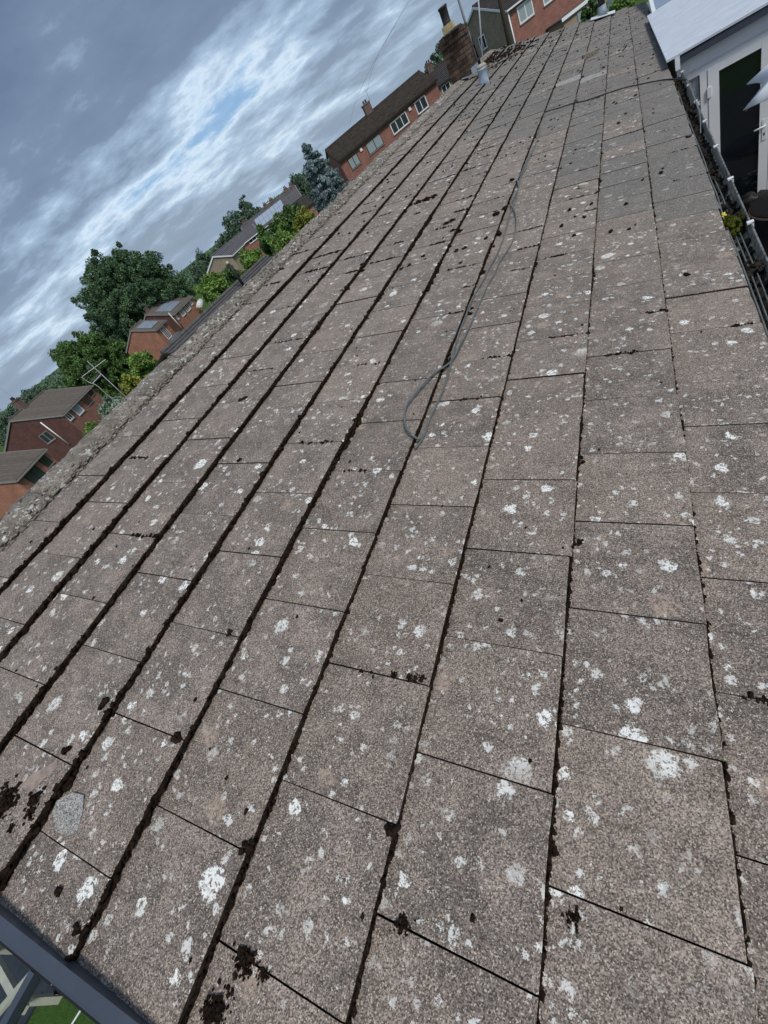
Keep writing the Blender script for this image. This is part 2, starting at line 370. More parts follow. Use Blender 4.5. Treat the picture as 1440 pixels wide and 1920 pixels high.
# ------------------------------------------------------------------ the bungalow whose roof we look along
TH = R(16.5); G = .3398; W = .33; T = .029; ZR = 3.45; U0 = -.53; U1 = 16.3; NC = 10
bung = tag(empty('bungalow', (0, 0, 0)), 'bungalow with a long low roof of weathered grey concrete tiles filling the picture', 'house')
cT, sT = math.cos(TH), math.sin(TH)
VE = NC * G + .02
def rp(v, u, h=0.): return Vector((v * cT + h * sT, u, ZR - v * sT + h * cT))
roofm = MB()      # underlay boarding on both slopes, in roof coordinates of the near slope
AP = -.13         # apex position up-slope of the first course line
ax, azp = AP * cT, ZR - AP * sT
pa = [(ax, U0, azp - .03), (VE * cT - .05, U0, ZR - VE * sT - .045), (VE * cT - .05, U0, ZR - VE * sT - .12), (ax, U0, azp - .12),
      (2 * ax - VE * cT + .05, U0, ZR - VE * sT - .12), (2 * ax - VE * cT + .05, U0, ZR - VE * sT - .045)]
roofm.prism([(p[0], p[1] + .01, p[2]) for p in pa], (0, U1 - U0 - .02, 0))
roof = roofm.build('roof', 'deck', bung)
MB().box(-3.1, 2.95, U0 + .12, U1 - .1, -.3, 2.35).build('wall', 'brick_red', bung)
MB().box(3.235, 3.258, U0, U1, 2.24, 2.425).build('fascia_board', 'white', bung)
MB().box(2.95, 3.235, U0 + .1, U1 - .1, 2.30, 2.345).build('soffit', 'white', bung)

def tile_mesh(seed, w=W - .0036, pale=False):
    """slab: butt edge at x=0, head at x=-0.40, top surface z=0, slightly worn edges"""
    g = random.Random(seed); n = 4; hw = w / 2; vs = []; fs = []; mi = []
    ys = [-hw + w * i / n for i in range(n + 1)]
    jit = [g.uniform(-.0022, .0022) for _ in ys]; zj = [g.uniform(-.0012, .0012) for _ in ys]
    rows = [lambda i: (-.40, ys[i], 0.), lambda i: (-.005 + jit[i], ys[i], zj[i]), lambda i: (jit[i], ys[i], -.005 + zj[i]), lambda i: (jit[i] * .5 - .001, ys[i], -.031), lambda i: (-.40, ys[i], -.026)]
    for r in rows: vs += [r(i) for i in range(n + 1)]
    k = n + 1
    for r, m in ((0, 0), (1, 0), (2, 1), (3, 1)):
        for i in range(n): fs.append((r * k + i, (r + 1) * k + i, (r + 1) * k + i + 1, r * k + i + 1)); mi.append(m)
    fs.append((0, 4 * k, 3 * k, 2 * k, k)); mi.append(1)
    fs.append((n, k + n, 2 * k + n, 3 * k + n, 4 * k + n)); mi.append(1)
    return vs, fs, mi
def make_tile_data(name, seed, m, w=W - .0036):
    vs, fs, mi = tile_mesh(seed, w); me = bpy.data.meshes.new(name); me.from_pydata(vs, [], fs); me.polygons.foreach_set('material_index', mi); me.update()
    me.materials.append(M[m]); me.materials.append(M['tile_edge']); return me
TD = {m: [make_tile_data('tile', s, m) for s in range(6)] for m in ('tile_old', 'tile_new', 'tile_pale')}
TILT = math.atan2(T, G)
SLOT = []
for i in range(1, NC + 1):
    off = 0. if i % 2 else .5
    k = math.floor(U0 / W - off)
    while (k + off) * W < U1 - .02:
        a = (k + off) * W; b = a + W; lo, hi = max(a, U0), min(b, U1)
        if hi - lo > .03: SLOT.append((i, lo, hi, (a + b) / 2))
        k += 1
def kind_of(i, u):
    g = random.Random(i * 1000 + int(u * 50))
    if (i == 7 and 9.0 < u < 9.4) or (i == 8 and 8.6 < u < 9.0): return 'tile_pale'
    edge = {10: 3.35, 9: 3.70, 8: 4.3, 7: 6.3, 6: 6.6, 5: 6.9, 4: 7.0, 3: 7.8, 2: 8.4, 1: 9.5}[i]
    if u > edge:
        if i >= 8 and 5.3 < u < 6.2 and g.random() < .5: return 'tile_old'
        return 'tile_new' if g.random() < .9 else 'tile_old'
    return 'tile_old'
def tile_tr(i, lo, hi, mid):
    g = random.Random(int(i * 7919 + mid * 313)); v = i * G + g.gauss(0, .0022)
    return v, (lo + hi) / 2, T + g.gauss(0, .0011), TILT + g.gauss(0, .0025), g.gauss(0, .003), g.gauss(0, .0016)
# the 300 tiles that show largest are single objects; the far remainder is one joined part
def showing(s):
    P = rp(s[0] * G, s[3]) - CAM; return P.length
SLOT.sort(key=showing)
RM = Matrix.Rotation(TH, 4, 'Y'); RM.translation = (0, 0, ZR)
cut = {}
far_v, far_f, far_m = [], [], []
for n_, (i, lo, hi, mid) in enumerate(SLOT):
    kd = kind_of(i, mid); v, u, h, ti, ry, rz = tile_tr(i, lo, hi, mid)
    mt = RM @ Matrix.Translation((v, u, h)) @ Matrix.Rotation(rz, 4, 'Z') @ Matrix.Rotation(ry, 4, 'X') @ Matrix.Rotation(-ti, 4, 'Y')
    if n_ < 300:
        full = hi - lo > W - .01
        me = random.choice(TD[kd]) if full else make_tile_data('tile', i, kd, hi - lo - .0036)
        o = bpy.data.objects.new('tile', me); col.objects.link(o); o.parent = roof; o.matrix_local = mt
    else:
        vs, fs, mi = tile_mesh(n_ % 6, hi - lo - .0036); b = len(far_v)
        far_v += [tuple(mt @ Vector(p)) for p in vs]; far_f += [tuple(x + b for x in f) for f in fs]
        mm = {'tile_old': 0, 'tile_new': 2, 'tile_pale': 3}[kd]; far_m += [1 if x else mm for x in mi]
fm = MB(); fm.v, fm.f, fm.m = far_v, far_f, far_m
tag(fm.build('far_tiles', ['tile_old', 'tile_edge', 'tile_new', 'tile_pale'], roof), kind='stuff')
# opposite slope: joined courses
om = MB()
for i in range(1, NC + 1):
    v0, v1 = (i - 1) * G, i * G
    p = [rp(v0, U0, 0), rp(v1, U0, T), rp(v1, U0, T - .03), rp(v0, U0, -.03)]
    om.prism([(2 * ax - q.x, q.y, q.z) for q in p], (0, U1 - U0, 0))
tag(om.build('back_slope_tiles', 'tile_old', roof), kind='stuff')

# ridge: angled ridge tiles bedded in lumpy mortar
def ridge_piece(u0, u1, seed):
    g = random.Random(seed); nu, nv = 10, 16; vs = []; fs = []
    leg = .20
    for a in range(nu + 1):
        u = u0 + (u1 - u0) * a / nu
        for b in range(nv + 1):
            t = -1 + 2 * b / nv; s = abs(t)
            x = ax + t * (leg * cT); rise = .030 + .012 * (1 - s) ** .5 if s < 1 else .030
            z = azp - s * leg * sT - .018 * math.exp(-(s * 5) ** 2) + rise
            p = Vector((x, u, z)); q = p * 16 + Vector((seed * 3.1, 0, 0)); q2 = p * 55
            d = .014 * mnoise.noise(q) + .009 * mnoise.noise(q2)
            vs.append((x + (.008 * mnoise.noise(q2 + Vector((9, 0, 0))) if s > .9 else 0), u + (0.004 * mnoise.noise(q) if a in (0, nu) else 0), z + d))
    k = nv + 1
    for a in range(nu):
        for b in range(nv): fs.append((a * k + b, a * k + b + 1, (a + 1) * k + b + 1, (a + 1) * k + b))
    n0 = len(vs)                                  # skirts so the tile has thickness
    vs += [(x, y, z - .026) for x, y, z in vs]
    for a in range(nu):
        for b in (0, nv):
            i0, i1 = a * k + b, (a + 1) * k + b; fs.append((i0, i1, i1 + n0, i0 + n0) if b == 0 else (i1, i0, i0 + n0, i1 + n0))
    for b in range(nv):
        for a in (0, nu):
            i0, i1 = a * k + b, a * k + b + 1; fs.append((i1, i0, i0 + n0, i1 + n0) if a == 0 else (i0, i1, i1 + n0, i0 + n0))
    return MB().add(vs, fs)
u = U0; s_ = 1
while u < U1 - .05:
    e = min(u + .45, U1)
    ro_ = ridge_piece(u, e - .010, s_).build('ridge_tile', 'ridge', roof, smooth=True); ro_.location = (random.gauss(0, .003), 0, random.gauss(0, .005)); u = e; s_ += 1
# mortar bed along the ridge edge and pebbly crust upon the ridge
it = []
u = U0
while u < U1:
    near = u < 7
    for _ in range(6 if near else 3):
        v = random.uniform(.05, .10); r = random.uniform(.004, .014)
        p = rp(v, u + random.uniform(-.03, .03), .003 + .4 * max(0, .10 - v)); it.append((p.x, p.y, p.z, r * 1.2, r * 1.5, r * .45))
    for _ in range(4 if near else 1):
        v = random.uniform(-.12, .06); r = random.uniform(.003, .009)
        p = rp(v, u + random.uniform(-.03, .03), .036); it.append((p.x, p.y, p.z, r * 1.2, r * 1.6, r * .6))
    u += .05 if near else .06
tag(lumps('ridge_mortar', it, 'mortar', roof, .25, 1, seed=3), kind='stuff')

# gutter, brackets, cables lying in it
GX0, GX1 = 3.262, 3.380
gm = MB()
prof = [(GX0, 2.43), (GX0 + .01, 2.385), (GX0 + .03, 2.365), (GX1 - .03, 2.365), (GX1 - .010, 2.385), (GX1 - .002, 2.45), (GX1 + .004, 2.455), (GX1 + .004, 2.446), (GX1 + .002, 2.38), (GX1 - .025, 2.358), (GX0 + .025, 2.358), (GX0 + .004, 2.38), (GX0 - .003, 2.43)]
gm.prism([(x, U0, z) for x, z in prof], (0, 7.93 - U0, 0))
gut = gm.build('gutter', 'white_dirty', bung)
for k in range(11):
    y = .25 + k * .75
    MB().box(GX1 + .005, GX1 + .012, y - .014, y + .014, 2.375, 2.462).box(GX1 - .018, GX1 + .012, y - .014, y + .014, 2.4565, 2.466).build('gutter_bracket', 'white', gut)
it = []
y = U0 + .1
while y < 7.95:
    m = mnoise.noise(Vector((y * 1.7, 3, 0)))
    for _ in range(5):
        if random.random() < .75 + m: 
            r = random.uniform(.006, .02); it.append((random.uniform(GX0 + .02, GX1 - .02), y + random.uniform(-.03, .03), 2.372 + r * .5 + .02 * max(0, m), r, r * 1.3, r * .8))
    y += .03
for (yy, n) in ((2.78, 30), (3.45, 26), (3.62, 16), (4.3, 14), (6.2, 20)):
    for _ in range(n):
        r = random.uniform(.008, .018); it.append((random.uniform(GX0 + .01, GX1 - .015), yy + random.gauss(0, .05), 2.40 + random.uniform(0, .04), r, r, r))
tag(lumps('gutter_silt', it, 'black_grime', None, .35, 1, seed=5), 'black silt and moss debris lying along the white gutter', 'debris', kind='stuff')
it = [(GX0 + .05 + random.gauss(0, .018), 3.33 + random.gauss(0, .035), 2.44 + random.uniform(-.01, .03), .012, .012, .014) for _ in range(60)]
tag(lumps('moss_cushion', it, 'moss_green', None, .4, 1, seed=6), 'bright green moss cushion growing in the white gutter', 'moss')
it = [(GX0 + .012 + random.gauss(0, .006), 3.42 + random.gauss(0, .007), 2.487 + random.gauss(0, .006), .007, .007, .005) for _ in range(14)]
tag(lumps('yellow_flower', it, 'flower', None, .3, 1, seed=8), 'tiny pale yellow flower beside the green moss cushion in the gutter', 'flower')

def cable(name, pts, r, m, label, seg=7):
    o = MB().tube(smooth_path(pts, 5), r, seg).build(name, m, None, True); return tag(o, label, 'cable')
def gcab(x, z, y0, y1, seed):
    g = random.Random(seed); P = []; y = y0
    while y < y1:
        P.append((x + g.gauss(0, .0035), y, z + g.gauss(0, .004))); y += .4
    return P
cable('gutter_cable', gcab(GX0 + .022, 2.452, .6, 7.3, 1), .005, 'cable', 'grey cable running closest to the roof tiles along the gutter')
cable('gutter_cable', gcab(GX0 + .052, 2.425, .6, 4.4, 2), .004, 'cable', 'thin grey cable in the middle of the gutter')
cable('gutter_cable', gcab(GX0 + .070, 2.422, .6, 3.6, 3), .0038, 'cable', 'thinnest grey cable nearest the front lip of the gutter')
cable('gutter_cable', [(GX0 + .06, 5.2, 2.47), (GX1 - .02, 5.7, 2.475), (GX1 - .01, 6.3, 2.48), (GX1 - .005, 6.9, 2.49), (GX1 - .004, 7.35, 2.5), (GX1, 7.6, 2.47)], .0045, 'cable', 'grey cable lifting out of the gutter near the sunroom')

# ------------------------------------------------------------------ chimney of the bungalow, built of bricks
CX, CY0, CY1, CW = 0.0, 12.35, 13.05, .215
ch = MB().box(CX - CW + .012, CX + CW - .012, CY0 + .012, CY1 - .012, 3.2, 4.20).build('chimney', 'stack_mortar', bung)
def brick(x0, x1, y0, y1, z0, z1):
    j = lambda: random.uniform(-.003, .003); m = MB(); c = .004
    x0 += j(); x1 += j(); y0 += j(); y1 += j()
    m.v = [(x0 + c, y0 + c, z0), (x1 - c, y0 + c, z0), (x1 - c, y1 - c, z0), (x0 + c, y1 - c, z0),
           (x0, y0, z0 + c), (x1, y0, z0 + c), (x1, y1, z0 + c), (x0, y1, z0 + c), (x0, y0, z1 - c), (x1, y0, z1 - c), (x1, y1, z1 - c), (x0, y1, z1 - c),
           (x0 + c, y0 + c, z1), (x1 - c, y0 + c, z1), (x1 - c, y1 - c, z1), (x0 + c, y1 - c, z1)]
    m.f = [(3, 2, 1, 0), (12, 13, 14, 15)]
    for r in (0, 4, 8): m.f += [(r + k, r + (k + 1) % 4, r + 4 + (k + 1) % 4, r + 4 + k) for k in range(4)]
    m.m = [0] * len(m.f); m.build('brick', 'stack', ch)
z = 3.30; row = 0
while z < 4.20:
    ov = .022 if 4.02 < z < 4.2 else 0.; h = .066
    X0, X1, Y0, Y1 = CX - CW - ov, CX + CW + ov, CY0 - ov, CY1 + ov
    xs = [X0, X0 + .215, X1] if row % 2 == 0 else [X0, X0 + .1025, X0 + .32, X1]
    for a, b in zip(xs[:-1], xs[1:]): brick(a + .004, b - .004, Y0, Y0 + .095, z, z + h)
    ys = [Y0 + .10, Y0 + .32, Y0 + .53, Y1] if row % 2 else [Y0 + .10, Y0 + .21, Y0 + .43, Y0 + .64, Y1]
    for a, b in zip(ys[:-1], ys[1:]):
        if b - a > .03: brick(X1 - .10, X1, a + .004, b - .004, z, z + h); brick(X0, X0 + .10, a + .004, b - .004, z, z + h)
    z += .075; row += 1
lumps('flaunching', [(CX + random.gauss(0, .09), CY0 + .32 + random.gauss(0, .15), 4.205, .09, .1, .03) for _ in range(30)], 'stack_mortar', ch, .15, 1, True, 2)
pm = MB().box(-.105, .105, CY0 + .08, CY0 + .29, 4.19, 4.345)
pot = pm.build('pot_base', 'pot', ch)
MB().lathe([(.078, 0), (.082, .02), (.076, .03), (.08, .22), (.09, .225), (.092, .255), (.078, .262)], (.0, CY0 + .185, 4.345), 18).build('chimney_pot', 'pot_dark', ch, True)
# lead flashing and mortar fillet at the foot of the stack
fl = MB()
pf = [rp(.0, CY0 - .12, .05), rp(.30, CY0 - .12, .05), rp(.30, CY0 - .004, .052), rp(.0, CY0 - .004, .052)]
fl.prism([tuple(p) for p in pf], (0, 0, .006))
fl.box(CX + .02, CX + CW + .03, CY0 - .03, CY0 - .006, 3.38, 3.47)
fl.prism([(CX + CW + .004, CY0 - .02, 3.36), (CX + CW + .004, CY1, 3.36), (CX + CW + .004, CY1, 3.55), (CX + CW + .004, CY0 - .02, 3.55)], (.008, 0, 0))
fl.build('lead_flashing', 'lead', ch)
it = [(*rp(.30 + random.gauss(0, .05), CY0 + random.uniform(-.15, .95), .04), .05, .06, .025) for _ in range(40)]
it += [(*rp(.32 + k * .05 + random.gauss(0, .015), CY0 + .12 + k * .13 + random.gauss(0, .03), .045), .03, .05, .014) for k in range(12) for _ in range(3)]
lumps('mortar_fillet', it, 'mortar', ch, .25, 1, seed=11)
# vent pipe below the stack
vp = rp(.66, 11.15, .0)
o = MB().lathe([(.088, -.06), (.088, .04), (.082, .05), (.080, .20), (.086, .205), (.086, .235), (.066, .245), (.066, .225)], (0, 0, 0), 18).build('vent_pipe', 'pipe_blue', None, True)
o.location = vp; o.rotation_euler = (0, R(6), 0)
tag(o, 'short blue grey vent pipe standing on the tiles below the brick chimney', 'pipe')
MB().lathe([(.05, 0), (.088, .004), (.086, .03), (.06, .052), (.0, .056)], (0, 0, .236), 14).build('vent_cap', 'stone', o, True)
# poles clipped beside the stack
pl = empty('aerial_pole', (.16, CY1 + .35, 3.40)); tag(pl, 'tall grey metal aerial pole clamped beside the bungalow chimney', 'pole')
MB().tube([(0, 0, -.05), (-.02, -.0, 1.0), (-.05, 0, 2.6)], .024, 10).build('mast', 'steel', pl, True)
MB().box(-.07, .05, -.36, .03, .16, .20).box(-.07, .05, -.36, .03, .42, .46).box(-.075, -.045, -.04, .04, .1, .5).build('bracket', 'black', pl)
MB().tube([(.035, .01, -.02), (.035, .01, .55)], .022, 8).build('sleeve', 'black', pl, True)
wp = empty('white_pole', (-.02, 14.75, 3.40)); tag(wp, 'slim white pole just right of the grey aerial pole', 'pole')
MB().tube([(-.01, 0, -.05), (.25, 0, .95), (.62, 0, 2.4)], .016, 8).build('mast', 'white', wp, True)
MB().box(-.03, .03, -.03, .03, -.05, .05).build('foot', 'black', wp)

# ------------------------------------------------------------------ moss on the roof, and fill lumps for the shadow gap under the courses
it_near, it_far = [], []
def moss_at(v, u, h, r, fl=.8, el=1.0):
    p = rp(v, u, h); (it_near if u < 4.5 else it_far).append((p.x, p.y, p.z, r, r * el, r * fl))
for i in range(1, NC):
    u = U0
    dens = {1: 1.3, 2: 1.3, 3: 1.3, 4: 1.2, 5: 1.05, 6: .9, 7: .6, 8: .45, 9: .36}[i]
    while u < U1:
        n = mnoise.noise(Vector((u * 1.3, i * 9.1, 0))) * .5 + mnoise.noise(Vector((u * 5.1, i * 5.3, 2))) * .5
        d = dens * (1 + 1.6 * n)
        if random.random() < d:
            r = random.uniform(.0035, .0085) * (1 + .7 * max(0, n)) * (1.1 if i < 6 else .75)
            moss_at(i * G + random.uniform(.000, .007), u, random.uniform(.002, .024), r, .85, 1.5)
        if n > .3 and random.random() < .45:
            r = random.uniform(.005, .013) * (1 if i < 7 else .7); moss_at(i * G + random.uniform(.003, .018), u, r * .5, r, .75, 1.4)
        if random.random() < .9: moss_at(i * G + .002, u, random.uniform(.004, .012) + (.004 if u > 4.5 else 0), random.uniform(.003, .006) * (1.5 if u > 4.5 else 1), .9, 1.8)  # continuous dark fill, modelled for the shadow gap as well as moss
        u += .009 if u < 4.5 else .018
# moss in the up-slope joints
for (i, lo, hi, mid) in SLOT:
    if hi > U1 - .1: continue
    g = random.Random(int(i * 131 + hi * 977)); pr = .12 if hi < 1.6 else (.38 if hi < 3 else .55)
    if i >= 9: pr *= .5
    if g.random() > pr: continue
    a = g.uniform(0, .7); b = min(1, a + g.uniform(.15, .75)); nb = int((b - a) * 26) + 2
    for k in range(nb):
        t = a + (b - a) * k / nb
        if g.random() < .75:
            r = g.uniform(.003, .009) * (1.5 if i < 6 and hi > 3 else 1); moss_at((i - 1 + t) * G + .012, hi + g.gauss(0, .004), t * T + .002, r, .5, 1.25)
# loose crumbs
for _ in range(620):
    u = random.uniform(3.2, U1 - .3); v = random.uniform(.3, NC * G - .1); i = int(v / G)
    if mnoise.noise(Vector((u * .8, v * 1.2, 5))) < -.12: continue
    r = random.uniform(.005, .016) * (1.25 if u > 9 else 1); moss_at(v, u, (v / G - i) * T + .003, r, .55, 1.3)
for _ in range(420):           # thick litter behind the chimney
    u = random.gauss(14.6, .75); v = abs(random.gauss(.2, .5)); 
    if u > U1 - .1: continue
    i = int(v / G); r = random.uniform(.012, .035); moss_at(v, u, (v / G - i) * T + .006, r, .5, 1.3)
for _ in range(70):
    u = random.uniform(U0, 3.2); v = random.uniform(.2, NC * G - .1); i = int(v / G)
    moss_at(v, u, (v / G - i) * T + .001, random.uniform(.003, .007), .5, 1.2)
tag(lumps('moss', it_near, 'moss', None, .33, 1, seed=21), 'dark brown moss and shadow-gap fill packed along the near tile edges', 'moss', kind='stuff')
tag(lumps('moss', it_far, 'moss', None, .35, 0, seed=22), 'dark moss lumps and shadow-gap fill over the far half of the roof', 'moss', kind='stuff')
# separate cushions one can point at
CL = [(-.332, 1.203, .05), (-.306, 1.196, .04), (-.271, 1.309, .03), (-.304, 1.329, .025), (-.351, 1.293, .02), (-.141, 1.307, .018), (.338, 2.269, .012), (.34, 2.316, .013), (.343, 2.336, .013), (.345, 2.356, .013), (-.162, 2.445, .02), (-.034, 2.779, .024), (-.419, 2.102, .03), (-.43, 2.087, .02), (-.33, 2.127, .03), (-.334, 2.179, .015), (-.406, 1.567, .012), (-.436, 1.685, .015), (.01, 1.33, .02), (-.004, 1.676, .02), (-.158, 2.03, .018), (.041, 2.039, .013), (.338, 1.653, .012), (1.302, 2.727, .012), (1.273, 2.732, .012), (.903, 2.744, .012), (.894, 2.725, .01), (-.014, 2.377, .018), (-.045, 2.38, .016), (.067, 2.726, .014), (.096, 2.723, .01), (4.821, 1.19, .05), (4.82, 1.108, .04), (4.855, 1.263, .04), (4.802, 1.029, .03), (4.075, 1.613, .035), (4.045, 1.573, .03), (3.862, 1.721, .035), (3.826, 1.677, .03), (3.467, 1.837, .02), (3.449, 1.78, .02), (1.17, 1.161, .018), (1.671, .866, .02), (1.676, .895, .02), (4.025, 1.984, .03), (4.117, 2.034, .03), (3.676, 2.058, .03), (4.846, 1.999, .025), (2.489, 2.068, .02), (2.551, 2.072, .015), (3.735, 2.584, .01), (3.916, 2.678, .015), (6.055, 2.864, .02), (5.058, 3.366, .02), (2.686, 3.172, .02)]
def cushion(idx, label, seed):
    it = []
    g = random.Random(seed)
    for k in idx:
        u, v, r = CL[k]
        for _ in range(110 if r > .025 else 60):
            i = int(v / G); a_ = g.uniform(0, 6.28); d_ = r * abs(g.gauss(0, .55)); q = rp(v + d_ * math.cos(a_), u + d_ * math.sin(a_), (v / G - i) * T + g.uniform(0, .45) * max(0, r - d_ * .8))
            s = max(.0022, r * g.uniform(.07, .17)); it.append((q.x, q.y, q.z, s, s, s * .8))
    tag(lumps('moss_clump', it, 'moss', None, .3, 1, seed=seed), label, 'moss clump', 'moss clumps loose on the tiles')
cushion((0, 1, 4), 'largest dark brown moss clump at the left edge of the near tiles', 31)
cushion((2, 3), 'dark brown moss clump beside the broken tile corner at the lower left', 32)
cushion((6, 7, 8, 9), 'short row of dark moss filling a tile joint near the middle of the roof', 33)
cushion((10,), 'black round moss clump on a joint at the bottom centre', 34)
cushion((11,), 'single black oval moss clump lying on a tile at the lower right', 35)
cushion((12, 13), 'black moss clump at the very bottom left of centre', 36)
cushion((14, 15), 'black moss clump beside a pale beige patch at the bottom left', 37)
cushion((31, 32, 33, 34), 'long flat moss mat lying across the tiles left of the cable', 38)
cushion((35, 36, 37, 38), 'ragged moss pile on the fifth course left of the cable', 39)
rest = [k for k in range(len(CL)) if k not in (0, 1, 4, 2, 3, 6, 7, 8, 9, 10, 11, 12, 13, 14, 15, 31, 32, 33, 34, 35, 36, 37, 38)]
it = []
for k in rest:
    u, v, r = CL[k]
    for _ in range(8):
        i = int(v / G); q = rp(v + random.gauss(0, r * .35), u + random.gauss(0, r * .4), (v / G - i) * T + random.uniform(0, r * .4)); s = r * random.uniform(.3, .5)
        it.append((q.x, q.y, q.z, s, s, s * .8))
tag(lumps('moss', it, 'moss', None, .3, 1, seed=41), 'small moss tufts along the tile courses', 'moss', kind='stuff')

# broken tile corner, stones, lumps, cables lying on the roof
def slab(name, uv, h, th, m, label, cat, seed=1):
    g = random.Random(seed); mb = MB(); top = [rp(v, u, h + th) for u, v in uv]; bot = [rp(v + g.gauss(0, .002), u + g.gauss(0, .002), h) for u, v in uv]
    n = len(uv); mb.add(top + bot, [tuple(range(n)), tuple(range(n, 2 * n))[::-1]] + [(i, i + n, (i + 1) % n + n, (i + 1) % n) for i in range(n)])
    return tag(mb.build(name, m), label, cat)
slab('tile_flake', [(-.255, 1.375), (-.222, 1.41), (-.215, 1.455), (-.245, 1.485), (-.29, 1.508), (-.306, 1.485), (-.312, 1.44), (-.28, 1.385)], .006, .008, 'tile_pale', 'broken flake of tile lying flat at the lower left near the dark moss', 'tile flake')
slab('bare_patch', [(-.263, 1.217), (-.223, 1.236), (-.195, 1.27), (-.17, 1.29), (-.183, 1.31), (-.222, 1.289), (-.268, 1.273)], .0215, .0035, 'clean_patch', 'long pale pink bare-tile smear above the dark moss at the lower left', 'mortar')  # thin slab added to stand for a bare, clean patch of tile
slab('loose_stone', [(4.335, 2.57), (4.36, 2.585), (4.37, 2.61), (4.36, 2.64), (4.33, 2.65), (4.315, 2.63), (4.315, 2.585)], .02, .02, 'stone', 'small pale flat stone lying on the tiles right of the cable', 'stone')
slab('mortar_lump', [(10.62, 2.33), (10.72, 2.35), (10.92, 2.42), (11.0, 2.52), (10.92, 2.57), (10.82, 2.55), (10.7, 2.44), (10.6, 2.36)], .008, .06, 'mortar', 'long pale mortar lump lying far up the roof', 'mortar')
def rpts(l, h): return [tuple(rp(v, u, h if len(x) < 3 else x[2])) for x in l for u, v in [x[:2]]]
SA = [(6.75, 2.06), (6.63, 2.068), (6.216, 2.085), (5.774, 2.086), (5.481, 2.075), (5.075, 2.068), (4.826, 2.065), (4.6, 2.085), (4.375, 2.098), (4.172, 2.095), (3.933, 2.098), (3.611, 2.111), (3.303, 2.111), (3.098, 2.094), (2.886, 2.082), (2.637, 2.056), (2.423, 2.058), (2.211, 2.067), (2.005, 2.079), (1.884, 2.083), (1.733, 2.091), (1.605, 2.085), (1.517, 2.078), (1.413, 2.081), (1.334, 2.074), (1.303, 2.062)]
SB = [(6.70, 2.066), (6.53, 2.073), (6.156, 2.09), (5.724, 2.084), (5.434, 2.07), (5.08, 2.06), (4.837, 2.047), (4.638, 2.085), (4.401, 2.082), (4.214, 2.077), (4.042, 2.129), (3.812, 2.17), (3.552, 2.193), (3.351, 2.184), (3.148, 2.154), (3.017, 2.145), (2.942, 2.146), (2.834, 2.128), (2.633, 2.12), (2.447, 2.114), (2.252, 2.113), (2.088, 2.102), (1.951, 2.076), (1.81, 2.023), (1.664, 1.976), (1.572, 1.956), (1.484, 1.966), (1.401, 1.999), (1.357, 2.037), (1.353, 2.066), (1.383, 2.078)]
cb = empty('cable_loop', rp(2.08, 2.0)); tag(cb, 'looped grey cable lying along the tiles in the middle of the roof', 'cable')
for nm, l, dz in (('strand', SA, .0), ('strand', SB, .008)):
    P = [Vector(p) for p in rpts([(a, b, (.018 if b > 2.045 else .045) + dz + (.015 if 2.0 < a < 2.4 else 0)) for a, b in l], .03)]
    o = MB().tube([p - cb.location for p in smooth_path(P, 5)],  .0054, 8).build(nm, 'cable', cb, True)
cable('crossing_cable', rpts([(7.0, 2.045), (7.25, 2.06), (7.3, 2.13), (7.31, 2.24), (7.37, 2.36), (7.34, 2.51), (7.43, 2.7), (7.5, 2.9), (7.48, 3.07), (7.43, 3.23), (7.37, 3.34), (7.25, 3.43), (7.11, 3.5)], .038), .007, 'cable_dark', 'thin black cable crossing the tiles down to the gutter')
# vent with white flashing at the far end
fv = empty('soil_vent', rp(2.56, 15.9, .02)); fv.rotation_euler = (0, 0, 0)
tag(fv, 'dark vent pipe with white flashing at the far end of the roof', 'pipe')
MB().lathe([(.07, -.05), (.07, .55), (.078, .56), (.078, .62), (.05, .63)], seg=16).build('pipe', 'black', fv, True)
m_ = MB(); pts = [rp(2.30, 15.62, .045), rp(2.80, 15.62, .045), rp(2.80, 16.1, .045), rp(2.30, 16.1, .045)]
m_.prism([tuple(p - Vector(fv.location)) for p in pts], (0, 0, .012)); m_.build('flashing', 'white', fv)
MB().lathe([(.12, .03), (.09, .10), (.082, .20)], seg=16).build('collar', 'lead', fv, True)

# glazed canopy at the near gable: anthracite bars with panes
gc = empty('glass_canopy', rp(1.6, -.497, -.012)); gc.rotation_euler = (0, TH, 0)
tag(gc, 'anthracite framed glass canopy beside the near edge of the roof at the lower left', 'canopy')
MB().box(-1.7, 1.9, -.014, .012, .02, .058).box(-1.7, 1.9, -.026, -.0145, .012, .045).build('edge_bar', 'anthracite', gc)
MB().box(-1.7, 1.9, -.0325, -.0265, .018, .040).build('seal', 'rubber', gc)
for x in (-.80, .028, .86):
    MB().box(x - .009, x + .009, -1.6, -.033, .01, .042).build('glazing_bar', 'anthracite', gc)
for a, b in ((-1.65, -.812), (-.788, .016), (.04, .848)):
    MB().box(a, b, -1.58, -.034, .016, .022).build('pane', 'clear', gc)
MB().box(-1.7, 1.9, -1.66, -1.60, -.03, .05).build('outer_bar', 'anthracite', gc)
for x in (-1.6, 1.8): MB().box(x - .04, x + .04, -1.66, -1.6, -2.9, -.03).build('post', 'anthracite', gc)

